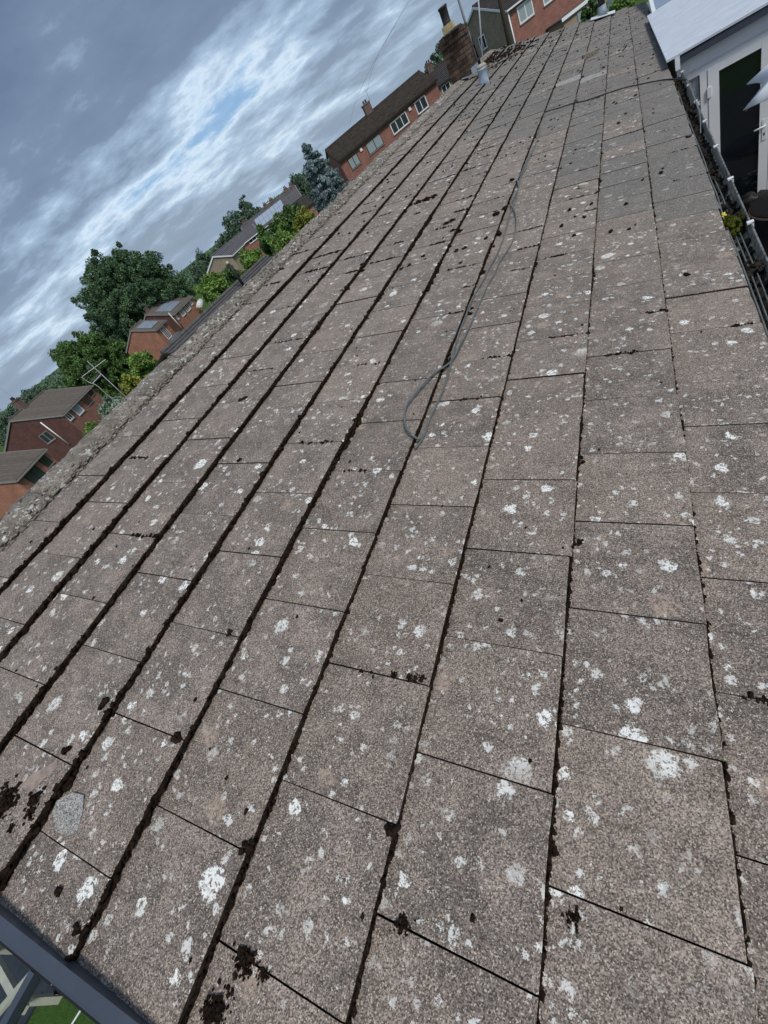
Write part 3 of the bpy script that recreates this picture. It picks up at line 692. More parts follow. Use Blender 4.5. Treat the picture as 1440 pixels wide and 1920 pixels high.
# garden seen through the canopy
tag(MB().box(-6, -2.72, -5, -2.35, .004, .03).box(-6, -2.45, -2.35, -1.2, .004, .03).build('decking', 'slate_deck'), kind='structure')
bt = empty('timber_bench', (-2.6, -2.3, 0)); tag(bt, 'cream painted timber frame in the garden at the bottom left corner', 'bench')
MB().box(-.9, .30, -.03, .03, .36, .42).build('rail', 'cream', bt)
o = MB().box(-.40, .22, -.03, .03, .421, .46).build('rail', 'cream', bt); o.location = (.12, .05, 0); o.rotation_euler = (0, 0, R(62))
for x in (-.8, .15): MB().box(x - .03, x + .03, -.029, .029, 0, .359).build('leg', 'cream', bt)
cable('washing_line', [(-1.72, -2.2, .3), (-1.66, -2.05, .32), (-1.60, -1.9, .34)], .008, 'white', 'thin white line across the lawn at the bottom left corner')

# ------------------------------------------------------------------ sunroom on the right
SY = 8.05; SX0 = 3.38; SX1 = 6.6; SYB = 12.65
sr = empty('sunroom', (SX0, SY, 0)); tag(sr, 'white sunroom with a pale flat roof and glazed doors beside the roof edge', 'sunroom')
def sbox(nm, m, *b): 
    x0, x1, y0, y1, z0, z1 = b; return MB().box(x0 - SX0, x1 - SX0, y0 - SY, y1 - SY, z0, z1).build(nm, m, sr)
rf = MB().prism([(3.245, SY - .10, 2.606), (SX1 + .2, SY - .10, 2.575), (SX1 + .2, SYB, 2.60), (3.205, SYB, 2.615)], (0, 0, -.022))
rf.v = [(x - SX0, y - SY, z) for x, y, z in rf.v]; rfo = rf.build('roof', 'white_roof', sr)
sbox('gutter', 'anthracite', 3.34, SX1 + .2, SY - .09, SY - .012, 2.50, 2.565)
sbox('fascia', 'white', 3.34, SX1 + .15, SY - .012, SY + .03, 2.36, 2.56)
sbox('head_frame', 'white', 3.375, SX1, SY + .002, SY + .06, 2.285, 2.362)
sbox('end_cap', 'white', 3.325, 3.372, SY - .10, SY - .02, 2.46, 2.60)
sbox('side_wall', 'white', 3.375, 3.405, SY + .06, SYB, .1, 2.58)
sbox('back_wall', 'room', 3.405, SX1, SYB - .1, SYB - .04, .1, 2.58)
sbox('right_wall', 'white', SX1 - .05, SX1, SY + .06, SYB, .1, 2.55)
sbox('floor', 'room', 3.405, SX1, SY + .06, SYB, .02, .1)
# side light with blinds
sl_ = sbox('window', 'white', 3.375, 3.425, SY + .004, SY + .055, .1, 2.284)
for z0, z1 in ((2.035, 2.30), (.15, 1.985)):
    MB().box(.045, .17, .03, .036, z0, min(z1, 2.283)).build('pane', 'glass_pale', sl_)
MB().box(.045, .185, .0, .05, 1.987, 2.033).build('transom', 'white', sl_)
for k in range(11): MB().box(.05, .165, .022, .028, 2.05 + k * .021, 2.064 + k * .021).build('blind_slat', 'curtain', sl_)
sbox('post', 'white', 3.556, 3.628, SY - .006, SY + .058, .1, 2.284)
dr = sbox('door', 'white', 3.632, 3.738, SY - .012, SY + .05, .12, 2.284)
d0 = 3.632 - SX0 - 0
def dbox(nm, m, x0, x1, y0, y1, z0, z1, par=None): return MB().box(x0 - SX0, x1 - SX0, y0 - SY, y1 - SY, z0, z1).build(nm, m, par or dr)
dbox('top_rail', 'white', 3.739, 4.118, SY - .011, SY + .049, 2.225, 2.283); dbox('bottom_rail', 'white', 3.739, 4.118, SY - .011, SY + .049, .12, .30)
dbox('stile', 'white', 4.119, 4.21, SY - .012, SY + .05, .12, 2.283)
dbox('pane', 'glass_dark', 3.739, 4.118, SY + .012, SY + .022, .301, 2.224)
for z0 in (2.02, 1.35, .5): dbox('hinge', 'white', 3.622, 3.66, SY - .026, SY - .0125, z0, z0 + .10)
hd = MB().tube([(4.165 - SX0, -.02, 1.46), (4.165 - SX0, -.06, 1.46), (4.06 - SX0, -.062, 1.455)], .011, 8).build('handle', 'white', dr, True)
dbox('lock_plate', 'white', 4.145, 4.185, SY - .018, SY - .0125, 1.30, 1.52)
dbox('keyhole', 'black', 4.159, 4.171, SY - .0205, SY - .0185, 1.35, 1.38)
d2 = sbox('door', 'white', 4.215, 4.31, SY - .012, SY + .05, .12, 2.283)
dbox('pane', 'glass_dark', 4.311, 4.70, SY + .012, SY + .022, .30, 2.224, d2); dbox('stile', 'white', 4.701, 4.80, SY - .012, SY + .05, .12, 2.283, d2)
sbox('window', 'glass', 4.84, SX1 - .06, SY + .01, SY + .04, .12, 2.283)
# patio and things on it
tag(MB().box(3.0, 12, 0.2, SY - .02, .004, .03).build('patio', 'paving'), kind='structure')
tag(MB().box(3.0, 4.75, SY + .0, SYB + .1, .004, .018).build('patio_base', 'paving'), kind='structure')
tb = empty('round_table', (4.36, 6.93, .03)); tag(tb, 'round dark brown garden table with a pale rim in front of the sunroom door', 'table')
MB().lathe([(.46, .90), (.475, .905), (.475, .935), (.465, .945)], seg=40).build('table_top', 'brown', tb, True)
MB().lathe([(.477, .898), (.482, .903), (.482, .918), (.477, .922)], seg=40).build('rim', 'stone', tb, True)
MB().tube([(0, 0, 0), (0, 0, .9)], .05, 12).build('pedestal', 'black', tb, True)
MB().lathe([(.28, 0), (.28, .03), (.06, .06)], seg=20).build('base', 'black', tb, True)
it = [(4.04 + random.gauss(0, .09), 7.70 + random.gauss(0, .06), .72 + random.gauss(0, .05), .09, .08, .05) for _ in range(26)]
lb = lumps('plastic_bag', it, 'black', None, .25, 1, True, 51); tag(lb, 'crumpled black plastic bag with a teal edge in front of the dark door glass', 'bag')
lumps('teal_fold', [(4.10 + k * .045, 7.60 + k * .01, .80 + .01 * math.sin(k), .035, .03, .012) for k in range(6)], 'teal', lb, .2, 1, True, 52)
MB().box(3.8, 4.25, 7.5, 7.9, .03, .66).build('box', 'black', lb)
PT1, PT2 = Vector((3.68, 5.88)), Vector((3.80, 6.62)); PE = PT2 - PT1; PR = PE.length / (2 * math.sin(math.pi / 8))
PC = (PT1 + PT2) / 2 + Vector((PE.y, -PE.x)).normalized() * (PR * math.cos(math.pi / 8)); PSX, PSY = PC
# white parasol whose scalloped corner enters from the right
ps = empty('parasol', (PSX, PSY, .03)); tag(ps, 'white canvas garden parasol with a scalloped corner at the right edge', 'parasol')
MB().tube([(0, 0, 0), (0, 0, 2.70)], .022, 10).build('pole', 'steel', ps, True)
MB().lathe([(.26, 0), (.26, .06), (.05, .12)], seg=20).build('base', 'black', ps, True)
cvm = MB(); n = 8; vs = [(0, 0, 2.68)]; fs = []; ring = []
ang0 = math.atan2(PT2.y - PSY, PT2.x - PSX)
for k in range(n):
    for j in range(8):
        t = j / 8; a0 = ang0 + 2 * math.pi * k / n; a1 = ang0 + 2 * math.pi * (k + 1) / n
        p = Vector((math.cos(a0), math.sin(a0), 0)) * (1 - t) + Vector((math.cos(a1), math.sin(a1), 0)) * t
        s = 1 - .13 * math.sin(math.pi * t); r = PR
        for m, (f, z) in enumerate(((.5, 2.50), (.85, 2.35), (1.0, 2.27))):
            ring.append((p.x * r * f * (s if m else 1), p.y * r * f * (s if m else 1), z + (.03 * math.sin(math.pi * t) if m else .02 * math.sin(math.pi * t))))
vs += ring; N = n * 8
for q in range(N):
    a = 1 + 3 * q; b = 1 + 3 * ((q + 1) % N); fs += [(0, a, b), (a, a + 1, b + 1, b), (a + 1, a + 2, b + 2, b + 1)]
cvm.add(vs, fs); co = cvm.build('canopy', 'canvas', ps, True)
sm = co.modifiers.new('thick', 'SOLIDIFY'); sm.thickness = .004
for k in range(n):
    a = ang0 + 2 * math.pi * k / n; MB().tube([(0, 0, 2.65), (math.cos(a) * PR * .98, math.sin(a) * PR * .98, 2.255)], .008, 6).build('rib', 'steel', ps, True)

# a second glazed roof beyond the sunroom
gr_ = empty('conservatory', (3.31, 12.85, 0)); tag(gr_, 'white framed conservatory with blue tinted roof panes beyond the sunroom', 'conservatory')
MB().box(0, 3.2, 0, 3.6, -.2, 2.45).build('wall', 'white', gr_)
for k in range(4):
    MB().prism([(.05 + k * .8, -.1, 2.52), (.78 + k * .8, -.1, 2.52), (.78 + k * .8, 3.7, 2.85), (.05 + k * .8, 3.7, 2.85)], (0, 0, .02)).build('pane', 'solar', gr_)
    MB().prism([(-.02 + k * .8, -.12, 2.50), (.04 + k * .8, -.12, 2.50), (.04 + k * .8, 3.72, 2.83), (-.02 + k * .8, 3.72, 2.83)], (0, 0, .07)).build('glazing_bar', 'white', gr_)

# ------------------------------------------------------------------ houses
def house(name, label, P, az, L, span, rise, h, wall, roofmat, verge, fac=(), gab=(), roll=0., mode='courses', eave=.25, over=.12, gablewall=None, cat='house', win='white', pitch_off=0., step=.34):
    e = empty(name, P, (0, 0, 0)); e.rotation_mode = 'XYZ'; e.rotation_euler = (0, R(-roll), R(90 - az)); tag(e, label, cat)
    gz = ground_z(P[0], P[1]) - P[2] - .8; h = max(h, -gz)
    MB().prism([(0, 0, -h), (0, span, -h), (0, span, 0), (0, span / 2, rise), (0, 0, 0)], (L, 0, 0)).build('wall', wall, e)
    if gablewall: MB().prism([(-.012, .0, -h), (-.012, span, -h), (-.012, span, 0), (-.012, span / 2, rise), (-.012, 0, 0)], (.010, 0, 0)).build('gable_wall', gablewall, e)
    s = math.hypot(span / 2, rise); dx, dz = span / 2 / s, rise / s; rm = MB()
    for sg in (1, -1):
        def pt(x, t, q):   # t along slope from eave (t=-eave) to ridge (t=s), q above the slope
            y = t * dx; z = t * dz; y, z = y - q * dz, z + q * dx
            return (x, y if sg == 1 else span - y, z)
        x0, x1 = -over, L + over
        if mode == 'courses':
            n = max(3, int((s + eave) / step))
            for k in range(n):
                a = -eave + (s + eave) * k / n; b = -eave + (s + eave) * (k + 1) / n
                rm.prism([pt(x0, a, .115), pt(x0, b + .01, .06), pt(x0, b + .01, .02), pt(x0, a, .02)], (x1 - x0, 0, 0))
        else:
            n = max(4, int((x1 - x0) / step)); w = (x1 - x0) / n
            for k in range(n):
                c = x0 + k * w
                rm.prism([pt(c, -eave, .02), pt(c, -eave, .07), pt(c + w * .25, -eave, .10), pt(c + w * .7, -eave, .10), pt(c + w * .9, -eave, .055), pt(c + w * .985, -eave, .055), pt(c + w * .985, -eave, .02)],
                         tuple(np.array(pt(0, s, 0)) - np.array(pt(0, -eave, 0))))
    rm.tube([(-over, span / 2, rise + .10), (L + over, span / 2, rise + .10)], .11, 8)
    ro = rm.build('roof', roofmat, e)
    for x in (-over - .03, L + over - .02):
        for sg in (1, -1):
            p = lambda t, q: (x, (t * dx - q * dz) if sg == 1 else span - (t * dx - q * dz), t * dz + q * dx)
            MB().prism([p(-eave, -.10), p(s, -.10), p(s, .06), p(-eave, .06)], (.05, 0, 0)).build('verge_board', verge, e)
    MB().box(-over, L + over, -eave * dx - .12, -eave * dx - .0, -eave * dz - .09, -eave * dz + .03).build('gutter', verge if verge != 'white' else 'white', e)
    def window(x0, x1, z0, z1, style, on):
        # on facade: (x, -y) ; on gable: (y, -x)
        def bx(nm, m, a0, a1, d0, d1, c0, c1, par):
            b = (a0, a1, -d1, -d0, c0, c1) if on == 'f' else (-d1, -d0, a0, a1, c0, c1); return MB().box(*b).build(nm, m, par)
        fm_, gl, nm_ = style; f = .10 if style[0] == 'white' else .06
        mb = MB()
        for a0, a1, c0, c1 in ((x0, x1, z1 - f, z1), (x0, x1, z0, z0 + f), (x0, x0 + f, z0 + f, z1 - f), (x1 - f, x1, z0 + f, z1 - f)):
            b = (a0, a1, -.05, -.002, c0, c1) if on == 'f' else (-.05, -.014, a0, a1, c0, c1); mb.box(*b)
        for k in range(1, nm_):
            a = x0 + (x1 - x0) * k / nm_; b = (a - .04, a + .04, -.05, -.002, z0 + f, z1 - f) if on == 'f' else (-.05, -.014, a - .04, a + .04, z0 + f, z1 - f); mb.box(*b)
        w_ = mb.build('window', fm_, e)
        for k in range(nm_):
            a0 = x0 + f + (x1 - x0 - 2 * f) * k / nm_; a1 = x0 + f + (x1 - x0 - 2 * f) * (k + 1) / nm_
            bx('pane', gl, a0 + .002, a1 - .002, .016, .026, z0 + f, z1 - f, w_)
        bx('sill', 'trim_grey', x0 - .05, x1 + .05, .003 if on == 'f' else .015, .09, z0 - .07, z0 - .002, w_)
    for w_ in fac: window(*w_, 'f')
    for w_ in gab: window(*w_, 'g')
    return e, ro
WW = ('white', 'glass', 2); WD = ('trim_dark', 'glass_pale', 2); W3 = ('white', 'glass_pale', 3)
def chimney(par, x, y, z, w=.7, d=.5, h=1.0, pots=2):
    c = MB().box(x - w / 2, x + w / 2, y - d / 2, y + d / 2, z - .6, z + h - .15).box(x - w / 2 - .05, x + w / 2 + .05, y - d / 2 - .05, y + d / 2 + .05, z + h - .149, z + h).build('chimney', 'chim', par)
    for k in range(pots): MB().lathe([(.12, 0), (.10, .1), (.10, .32), (.12, .33)], (x + (k - (pots - 1) / 2) * .3, y, z + h), 10).build('pot', 'pot_dark', c)
def aerial(par, x, y, z, h=1.3, m='steel', s=1.):
    mb = MB().tube([(x, y, z), (x, y, z + h)], .02 * s, 6).tube([(x - .5, y, z + h - .1), (x + .5, y, z + h - .1)], .012 * s, 5)
    for k in range(9): mb.box(x - .48 + k * .12, x - .47 + k * .12, y - .16, y + .16, z + h - .105, z + h - .095)
    mb.build('aerial', m, par)

# long red brick pair with a dark roof
e, r_ = house('brick_house', 'long red brick house with a dark tiled roof left of the bungalow chimney', (-27.75, 60.9, 2.70), 52, 14.4, 7.4, 1.55, 5.2, 'brick_red', 'roof_moss', 'trim_dark',
      fac=[(1.0, 2.35, -1.62, -.48, ('trim_dark', 'glass_pale', 2)), (3.75, 5.9, -1.62, -.46, ('trim_dark', 'glass_pale', 2)), (7.4, 9.75, -1.62, -.46, ('white', 'glass', 3)), (11.05, 12.6, -1.62, -.42, ('white', 'glass', 2))], roll=1.8, step=.30)
chimney(e, 6.9, 3.7, 1.55, 1.0, .6, 1.1); aerial(e, 7.6, 3.7, 2.6, 1.1)
MB().box(2.9, 3.2, -.12, -.004, -.75, -.45).build('alarm_box', 'white', e); MB().box(10.2, 10.5, -.12, -.004, -.75, -.40).build('alarm_box', 'white', e)
# house behind it to the right
e, r_ = house('brick_house', 'beige house with a plain dark roof just left of the bungalow chimney', (-20.6, 82.6, 2.25), 66, 9, 6, 1.75, 5.2, 'brick_beige', 'roof_dark', 'trim_dark', fac=[(1.0, 2.3, -1.35, -.3, WW), (4.2, 5.0, -1.35, -.3, WW)], step=.36)
chimney(e, .9, 3.0, 1.75, .8, .6, 1.0)
# gable house at the left, gable shade put into a darker brick
e, r_ = house('brick_house', 'brown brick house with a shade-darkened gable and a ribbed brown roof at the left edge', (-50.2, 22.7, .35), -30, 7.9, 9.2, 2.32, 5.2, 'brick_red', 'roof_brown', 'trim_grey', gablewall='brick_brown',
      fac=[(.25, 1.15, -.98, -.12, WW), (2.0, 3.4, -1.24, -.10, ('white', 'glass_pale', 1)), (4.55, 5.95, -1.2, -.14, ('trim_dark', 'glass', 3)), (6.45, 7.35, -.8, -.25, ('trim_dark', 'glass', 2))],
      gab=[(2.75, 4.0, -1.40, -.30, ('trim_grey', 'glass', 2))], mode='columns')
chimney(e, 3.0, 4.6, 2.3, .8, .6, 1.2); aerial(e, 3.2, 4.6, 3.4, 2.2, s=.7)
MB().tube([(-.14, 2.2, -2.6), (-.14, 2.25, .62)], .07, 8).build('soil_pipe', 'white', e, True)
# its lower neighbour in the corner
e, r_ = house('brick_house', 'red brick house cut off by the left edge, lowest in the picture', (-38.9, 11.4, -.05), -30, 4.6, 8, 2.2, 4.6, 'brick_orange', 'roof_brown', 'trim_grey',
      fac=[(3.3, 4.2, -1.15, -.25, ('trim_dark', 'glass', 2)), (.9, 2.6, -1.75, -.35, ('trim_dark', 'glass', 2))], mode='columns')
# two stepped houses with solar panels
e, r_ = house('brick_house', 'orange brick house with a small solar panel, lower of the two stepped houses', (-54.9, 42.9, .30), -26, 4.4, 5.6, 1.62, 5, 'brick_orange', 'roof_brown', 'trim_grey', fac=[(1.3, 2.9, -2.0, -.25, ('white', 'glass', 3))], mode='columns', step=.4)
def solar(e, x0, x1, t0, t1, span, rise, nx, nt):
    s = math.hypot(span / 2, rise); dx, dz = span / 2 / s, rise / s
    for a in range(nx):
        for b in range(nt):
            xa = x0 + (x1 - x0) * a / nx + .02; xb = x0 + (x1 - x0) * (a + 1) / nx - .02; ta = t0 + (t1 - t0) * b / nt + .02; tb_ = t0 + (t1 - t0) * (b + 1) / nt - .02
            f = lambda x, t, q: (x, t * dx - q * dz, t * dz + q * dx)
            MB().prism([f(xa, ta, .13), f(xb, ta, .13), f(xb, tb_, .13), f(xa, tb_, .13)], tuple(np.array(f(0, 0, .04)) - np.array(f(0, 0, 0)))).build('solar_panel', 'solar', e)
solar(e, .5, 3.6, .5, 2.6, 5.6, 1.62, 2, 2); aerial(e, 1.2, .2, .2, .9)
MB().tube([(.3, -.6, -2.5), (1.5, -.7, -2.3), (3.0, -.8, -2.35), (4.2, -.7, -2.6)], .42, 10).build('porch_canopy', 'wall_grey', e, True)
e, r_ = house('brick_house', 'brown brick house with a large solar panel, upper of the two stepped houses', (-58.8, 50.4, .05), -25, 10.2, 7.2, 2.05, 5, 'brick_orange', 'roof_brown', 'trim_grey', gablewall='brick_brown',
      fac=[(.25, .85, -1.0, -.15, WW), (2.3, 3.9, -1.2, -.12, ('white', 'solar', 1)), (4.9, 6.9, -1.25, -.22, ('white', 'glass', 3)), (8.0, 9.0, -1.0, -.3, WW)], mode='columns', step=.4)
solar(e, 1.2, 6.6, .6, 3.0, 7.2, 2.05, 4, 2); chimney(e, 2.2, 3.9, 2.0, .7, .5, .8, 1); aerial(e, 2.0, 3.6, 2.6, 2.0)
MB().tube([(-.16, .3, -2.4), (-.16, .3, .5)], .06, 8).build('drain_pipe', 'white', e, True)
MB().tube([(7.8, -.9, -1.9), (8.8, -1.0, -1.6), (10.0, -.9, -1.5)], .55, 10).build('porch_canopy', 'render_white', e, True)
# dark tiled bungalow roof just beyond the ridge, with a vent pipe
e, r_ = house('neighbour_bungalow', 'neighbouring bungalow with a dark tiled roof running parallel beyond the ridge', (-14.2, 15.0, .44), 0, 11.0, 7.6, 1.12, 3.0, 'brick_brown', 'roof_slate', 'trim_dark', step=.36)
vb = empty('vent_stack', (-17.0, 21.8, 1.45)); tag(vb, 'black vent pipe with a pale cap on the dark neighbouring roof', 'pipe')
MB().tube([(0, 0, -.2), (0, 0, 1.29)], .085, 12).build('pipe', 'black', vb, True)
MB().lathe([(.10, 0), (.105, .05), (.09, .12), (.02, .15)], (0, 0, 1.28), 14).build('cap', 'stone', vb, True)
# beige gable house, slate house, long terrace with solar array
e, r_ = house('brick_house', 'beige brick gable house with white verge boards behind the black vent pipe', (-43.6, 52.3, 1.72), -22, 7, 4.3, 1.10, 4.6, 'brick_beige', 'roof_grey', 'white', mode='courses')
e, r_ = house('brick_house', 'small brick house with a plain grey roof behind the beige gable', (-57.5, 68.5, 1.35), 45, 6.0, 5, 1.25, 5, 'brick_red', 'roof_grey', 'white', fac=[(3.6, 5.2, -.75, -.06, ('white', 'glass', 2))])
aerial(e, -.5, .4, 1.0, 1.6)
e, r_ = house('terrace_house', 'long grey roofed terrace carrying a wide blue grey solar array, far beyond the ridge', (-67.5, 86.6, .75), 57, 14.2, 7, 2.35, 5.2, 'wall_grey', 'roof_grey', 'white', fac=[(1.2, 2.2, -1.7, -.7, WW), (4.5, 5.6, -1.7, -.7, WW), (8.8, 10, -1.7, -.7, WW)])
solar(e, 3.2, 10.2, .4, 3.4, 7, 2.35, 7, 2)
for x in (1.0, 6.8, 8.4, 12.2, 13.6): chimney(e, x, 3.5, 2.35, .8, .6, .75, 2)
e, r_ = house('brick_house', 'cream rendered house with a white gable left of the long terrace', (-68.6, 83.2, .65), -28, 5, 3.6, 1.4, 5, 'render_white', 'roof_grey', 'white', gab=[(1.2, 2.3, -1.4, -.5, WW)])
e, r_ = house('brick_house', 'low orange brick outbuilding at the right end of the long terrace', (-50.5, 80.2, -.35), 40, 4.6, 4.4, 1.5, 4.4, 'brick_orange', 'roof_dark', 'trim_dark')
# house beyond the far end of the roof
e, r_ = house('brick_house', 'red brick house with a brown gable beyond the far end of the roof', (-6.2, 61.2, 4.15), 47, 15, 9.2, 1.75, 6, 'brick_red', 'roof_dark', 'white', gablewall='brick_tan',
      fac=[(1.05, 2.7, -1.55, -.34, ('white', 'glass_pale', 2)), (3.8, 5.2, -1.55, -.34, ('white', 'glass_pale', 2))], gab=[(4.1, 5.3, -1.45, -.35, WW)])
MB().tube([(.06, -.12, -5), (.06, -.12, -.15)], .06, 8).build('drain_pipe', 'white', e, True)
MB().box(3.7, 8.9, -2.2, -.02, -6.5, -3.18).build('porch', 'brick_beige', e)
MB().box(3.5, 9.1, -2.35, -.02, -3.18, -3.05).build('porch_roof', 'roof_slate', e)
MB().box(3.45, 9.15, -2.42, -2.352, -3.28, -3.03).build('porch_fascia', 'white', e)
for x0 in (5.2, 6.9): MB().box(x0, x0 + 1.1, -2.26, -2.205, -4.5, -3.45).build('porch_window', 'glass_pale', e)
e, r_ = house('garage', 'white garage beyond the far end of the roof behind the dark bush', (3.4, 52, 1.0), 70, 7, 5, .9, 3, 'render_white', 'roof_dark', 'white', cat='garage')
MB().box(1.2, 3.6, -.05, -.003, -2.4, -.3).build('garage_door', 'trim_dark', e)
# telegraph pole and overhead wires
tp = MB().tube([(-3.75, 42.5, ground_z(-3.7, 42.5)), (-3.62, 42.5, 3.6), (-3.45, 42.5, 9.5)], [.17, .15, .12], 10).build('telegraph_pole', 'bark', None, True)
tag(tp, 'weathered wooden telegraph pole in front of the brown gable', 'pole')
cable('overhead_wire', [(-3.45, 42.5, 9.3), (-12, 50, 8.0), (-18.2, 57, 7.0), (-24.5, 67.5, 5.4)], .008, 'steel', 'thin overhead wire dropping to the long brick house', 5)
cable('overhead_wire', [(-3.45, 42.5, 9.1), (-14, 51, 7.5), (-21, 58, 6.2), (-27, 66, 4.7)], .008, 'steel', 'second overhead wire close beneath the first', 5)

# television aerial on a mast beyond the ridge
ta = empty('television_aerial', (-16.3, 10.7, .2)); tag(ta, 'silver television aerial with two combs of rods in front of the green tree', 'aerial')
MB().tube([(0, 0, -1.2), (0, 0, 3.22)], .018, 8).build('mast', 'steel', ta, True)
bd = Vector((.5, .87, 0)).normalized(); cr = Vector((bd.y, -bd.x, 0))
m_ = MB().tube([tuple(-bd * .58 + Vector((0, 0, 2.9))), tuple(bd * .56 + Vector((0, 0, 2.86)))], .013, 6)
for k in range(14):
    p = -bd * .55 + bd * (k * .082) + Vector((0, 0, 2.895 - k * .002)); m_.tube([tuple(p + cr * .10 + Vector((0, 0, .10))), tuple(p - cr * .10 - Vector((0, 0, .10)))], .006, 5)
m_.build('comb', 'steel', ta)
m_ = MB().tube([(0, 0, 2.56), tuple(-bd * .5 + Vector((0, 0, 2.50)))], .012, 6)
for k in range(9):
    p = -bd * (.08 + k * .05) + Vector((0, 0, 2.545)); m_.tube([tuple(p + Vector((0, 0, .12))), tuple(p - Vector((0, 0, .06)))], .006, 5)
m_.build('reflector', 'steel', ta)
cable('aerial_lead', [(-16.6, 10.16, 3.1), (-16.62, 10.2, 2.85), (-16.5, 10.28, 2.55), (-16.52, 10.3, 2.1), (-16.5, 10.35, 1.4)], .02, 'white_dirty', 'dirty white mast and lead left of the television aerial')

# ------------------------------------------------------------------ trees and shrubs
def leaves(centres, n, size, rad, mats, name, parent, seed, droop=0., asp=1.8, out=None):
    """n leaf quads per clump around each clump centre (x, y, z, r)"""
    g = np.random.default_rng(seed); C = np.asarray(centres); k = len(C)
    idx = np.repeat(np.arange(k), n); d = g.normal(0, 1, (k * n, 3)); d /= np.linalg.norm(d, axis=1, keepdims=True)
    P = C[idx, :3] + d * (C[idx, 3:4] * g.uniform(.35, 1.05, (k * n, 1)) ** .6)
    t = d * .6 + g.normal(0, .6, d.shape) + np.array([0, 0, -droop]); t /= np.linalg.norm(t, axis=1, keepdims=True)
    b = np.cross(t, g.normal(0, 1, d.shape)); b /= np.linalg.norm(b, axis=1, keepdims=True)
    s = size * g.uniform(.6, 1.35, (k * n, 1)); a = t * s * asp; w = b * s * .5
    V = np.stack([P - a * .5, P + w, P + a * .5, P - w], 1).reshape(-1, 3)
    F = np.arange(len(V)).reshape(-1, 4); return np_mesh(name, V, F, mats, parent)
def clumps(c, rad, n, rc, seed, low=-.9, shape=None):
    g = np.random.default_rng(seed); out = []
    while len(out) < n:
        d = g.normal(0, 1, 3); d /= np.linalg.norm(d)
        if d[2] < low: continue
        q = g.uniform(.25, 1) ** .45; s = 1. + .16 * mnoise.noise(Vector(d * 2.2) + Vector((seed, 0, 0))) * 2
        p = np.array(c) + d * np.array(rad) * q * s; out.append((*p, rc * g.uniform(.55, 1.3)))
    return out
def tree(name, label, base, H, cz, rad, nc, rc, nl, size, m, seed, trunk=.25, cat='tree', droop=0., group=None):
    e = empty(name, base); tag(e, label, cat, group)
    c = (0, 0, cz); cl = clumps(c, rad, nc, rc, seed)
    tm = MB().tube([(0, 0, -.3), (.05 * trunk, .1, cz * .5), (0, 0, cz + rad[2] * .35)], [trunk, trunk * .75, trunk * .3], 9)
    g = random.Random(seed)
    for q in g.sample(cl, min(14, len(cl))):
        z0 = cz * g.uniform(.5, 1.0); mid = (q[0] * .5, q[1] * .5, (z0 + q[2]) / 2 + .15)
        tm.tube([(0, 0, z0), mid, q[:3]], [trunk * .35, trunk * .2, trunk * .07], 6)
    tm.build('trunk', 'bark', e, True)
    leaves(cl, nl, size, rc, m, 'crown', e, seed, droop)
    return e
def pos(az, d, dz=0.):
    x = CAM.x + d * math.sin(R(az)); y = CAM.y + d * math.cos(R(az)); return (x, y, ground_z(x, y) + dz)
def tree_at(name, label, az, d, z_top, z_bot, half_w, nc, rc, nl, size, m, seed, **k):
    b = pos(az, d); H = z_top - b[2]; cz = (z_top + z_bot) / 2 - b[2]; hz_ = (z_top - z_bot) / 2
    return tree(name, label, b, H, cz, (half_w, half_w, hz_), nc, rc, nl, size, m, seed, **k)
tree_at('broadleaf_tree', 'largest dark green tree with a wide windblown crown at the left', -53.0, 92, 11.6, -4.5, 8.2, 900, .72, 210, .165, ['leaf_dark'], 101, trunk=.5, droop=.5)
tree_at('broadleaf_tree', 'dark green tree joined to the right side of the largest tree', -50.0, 92, 7.0, -3.5, 4.0, 300, .66, 200, .165, ['leaf_dark'], 102, trunk=.35, droop=.3)
tree_at('broadleaf_tree', 'mid green rounded tree behind the television aerial', -60.6, 78, 5.5, -4.5, 5.0, 420, .6, 210, .145, ['leaf_mid'], 103, trunk=.4)
tree_at('garden_tree', 'bright green bushy tree left of the black vent pipe', -45.2, 40, 2.7, -1.6, 1.35, 70, .42, 210, .13, ['leaf_light'], 105, trunk=.12)
tree_at('garden_tree', 'green bush between the black vent pipe and the beige gable', -42.8, 46, 1.7, -1.8, 1.3, 50, .42, 170, .13, ['leaf_mid'], 106, trunk=.1)
tree_at('garden_tree', 'loose green shrub beside the white window of the small brick house', -39.8, 52, 1.6, -2.0, 1.5, 46, .45, 150, .14, ['leaf_light'], 107, trunk=.1)
tree_at('garden_tree', 'dark green conical shrub in front of the long terrace', -37.0, 48, 2.5, -1.6, 1.5, 70, .42, 190, .14, ['leaf_mid'], 108, trunk=.12)
tree_at('garden_tree', 'bright green hedge bush at the ridge in front of the terrace', -35.8, 44, 1.9, -1.6, 1.3, 56, .4, 190, .12, ['leaf_light'], 109, trunk=.1)
tree_at('garden_tree', 'deep green rounded shrub left of the yellow bush', -34.4, 56, 2.5, -2.0, 1.9, 70, .5, 180, .15, ['leaf_mid'], 110, trunk=.12)
tree_at('garden_tree', 'yellow leaved bush below the orange outbuilding', -32.9, 54, 1.7, -2.0, 1.35, 50, .42, 180, .13, ['leaf_yellow'], 111, trunk=.1)
tree_at('garden_tree', 'grey green shrub below the television aerial', -62.6, 30, 1.05, -1.4, 1.15, 56, .34, 190, .10, ['leaf_grey'], 112, trunk=.08)
tree_at('garden_tree', 'yellow green shrub right of the television aerial mast', -59.6, 34, 1.1, -1.6, 1.1, 50, .34, 170, .10, ['leaf_yellow'], 113, trunk=.08)
tree_at('garden_tree', 'light green shrub at the corner of the orange brick house', -57.3, 40, 1.7, -1.8, 1.25, 50, .38, 170, .12, ['leaf_light'], 114, trunk=.08)
